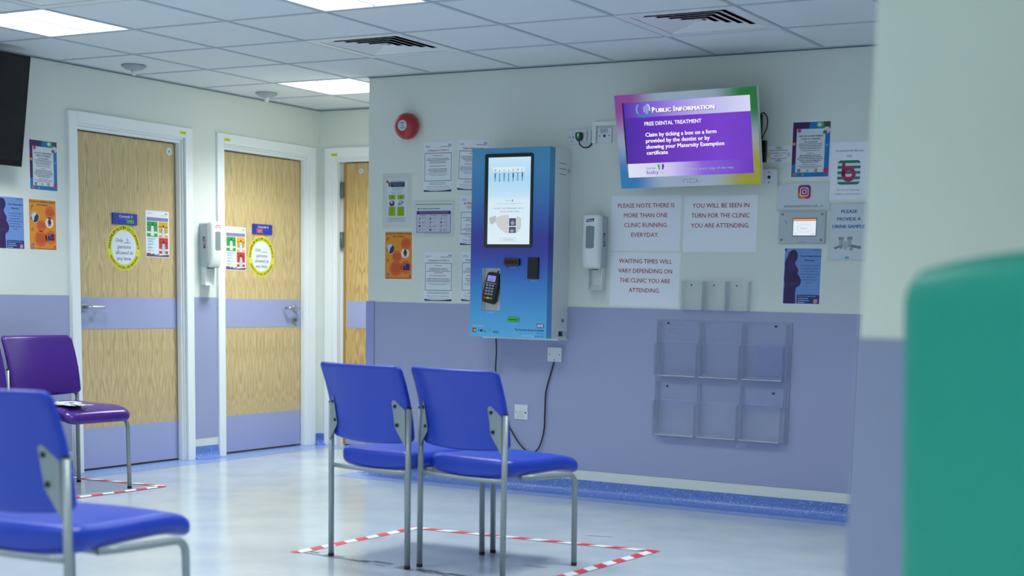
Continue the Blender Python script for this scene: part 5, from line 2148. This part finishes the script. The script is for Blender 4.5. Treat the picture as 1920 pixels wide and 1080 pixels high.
    def ppe(wy, wz, label):
        random.seed(41)
        w, h = 208, 292
        s = Sheet(w, h, 'laminate', 0.0008)
        s.lines(14, 62, 14, 2, 7, 3, '#8ba6c4', centre=False)
        s.rect(172, 12, 194, 20, '#7d97c4')
        s.lines(130, 196, 28, 1, 6, 3, '#6c7c94')
        s.rect(10, 42, 198, 64, '#5a6488')
        s.lay = 2
        s.lines(18, 190, 49, 2, 9, 3, '#c9d0de', short=0.1)
        s.lay = 1
        for x0, y0, x1, y1, c in ((10, 68, 104, 164, '#2f9e4c'), (114, 68, 198, 166, '#e0a332'), (114, 168, 198, 268, '#c23a36')):
            s.rect(x0, y0, x1, y1, c)
        s.lay = 2
        for cx, y, c in ((58, 82, '#dfe6e4'), (156, 90, '#bfd5dc'), (156, 190, '#b9c8d8')):
            s.rect(cx - 48 + (6 if cx > 100 else 0), y + 48, cx + 42, y + 60, '#dfe4e8')
            s.lines(cx - 44, cx - 14, y + 8, 1, 5, 5, '#2a302c', short=0.1)
            s.lines(cx + 14, cx + 42, y + 10, 1, 5, 6, '#2a302c', short=0.0)
            s.lay = 3
            s.oval(cx, y + 4, 6.5, 8, '#3a2f2c', n=18)
            s.oval(cx, y + 8, 5, 5, '#d7e2e8', n=18)
            s.poly([(cx - 10, y + 14), (cx + 10, y + 14), (cx + 16, y + 30), (cx + 15, y + 76), (cx - 15, y + 76), (cx - 16, y + 30)], c)
            for k in (-1, 1):
                s.poly([(cx + k * 10, y + 16), (cx + k * 17, y + 24), (cx + k * 20, y + 52), (cx + k * 16, y + 52)], '#50605c')
            s.lay = 2
        s.lines(14, 100, 174, 2, 6, 3, '#3a6aa4', centre=False)
        for k in range(4):
            s.rect(12, 186 + 20 * k, 104, 199 + 20 * k, '#cfe2f2')
            s.lay = 3
            s.lines(16, 80, 189 + 20 * k, 2, 6, 3, '#3f5f8c', centre=False, short=0.4)
            s.lay = 2
        s.poly([(4, 268), (60, 274), (110, 280), (204, 272), (204, 288), (4, 288)], '#4d566e')
        s.lay = 3
        s.poly([(4, 266), (46, 266), (30, 278), (4, 280)], '#a8304a')
        s.poly([(54, 272), (66, 266), (80, 276)], '#2d6a4c')
        s.poly([(84, 274), (110, 270), (124, 278)], '#27518c')
        return put(s, 'protective_clothing_poster', leaf(wy, wz), label, 'poster', 'protective clothing posters')
    k = 1.775 * 0.055           # the leaves lie behind the wall face, so their signs sit a little further along
    name_plate(-0.743 + k, 1.545, 'Consult 5', 'g', 'blue Consult 5 sign with green slider on the first oak door')
    sticker(-0.750 + k, 1.370, '3', 'round yellow occupancy sticker on the first oak door below Consult 5')
    ppe(-0.455 + k, 1.465, 'green amber red clothing poster on the first oak door')
    name_plate(0.562 + k, 1.545, 'Consult 6', 'r', 'blue Consult 6 sign with red slider on the second oak door')
    sticker(0.558 + k, 1.358, '', 'round yellow occupancy sticker on the second oak door below Consult 6')
    ppe(0.290 + k, 1.402, 'green amber red clothing poster on the second oak door, partly behind the gel dispenser')

    def disc(mw, label, rim):
        s = Sheet(50, 50, None, 0.0006)
        s.oval(25, 25, 24, 24, rim)
        s.lay = 2
        s.oval(25, 25, 17, 17, '#dfe6ea' if rim != '#dfe6ea' else '#cdd9e2')
        s.lay = 3
        s.oval(25, 24, 8, 7, '#6f8fb8')
        s.lines(14, 36, 36, 1, 4, 3, '#7f97b4')
        put(s, 'door_disc', mw, label, 'door sticker', 'round fire door discs')
    disc(leaf(-0.34 + k, 1.992), 'small round white disc near the top of the first oak door', '#dfe6ea')
    disc(Matrix.Translation((-1.462, YB + 0.0545, 1.985)) @ Matrix.Rotation(PI / 2, 4, 'X'), 'small round blue disc near the top of the third oak door', '#8fa4b8')

    def yellow(mw, label):
        s = Sheet(60, 20, None, 0.0006)
        s.rr(0, 0, 60, 20, 5, '#dfe02c')
        s.lay = 2
        s.rect(14, 7, 24, 13, '#6c6c1e')
        s.rect(28, 8, 33, 12, '#6c6c1e')
        s.rect(36, 7, 46, 13, '#6c6c1e')
        put(s, 'frame_tag', mw, label, 'tag', 'yellow door frame tags')
    yellow(on_left_wall(-0.195, 2.112, 0.0182), 'yellow tag on the white frame above the Consult 5 door')
    yellow(on_left_wall(0.228, 2.110, 0.0182), 'yellow tag on the white frame above the Consult 6 door')
    yellow(Matrix.Translation((-1.650, YB - 0.0182, 2.098)) @ Matrix.Rotation(PI / 2, 4, 'X'), 'yellow tag on the white frame of the door in the recess')


build_room()
build_dado()
build_doors()
build_lights()
build_vents()
build_chairs()
build_tape()
build_kiosk()
build_tv()
build_fittings()
build_posters()
bpy.context.view_layer.update()
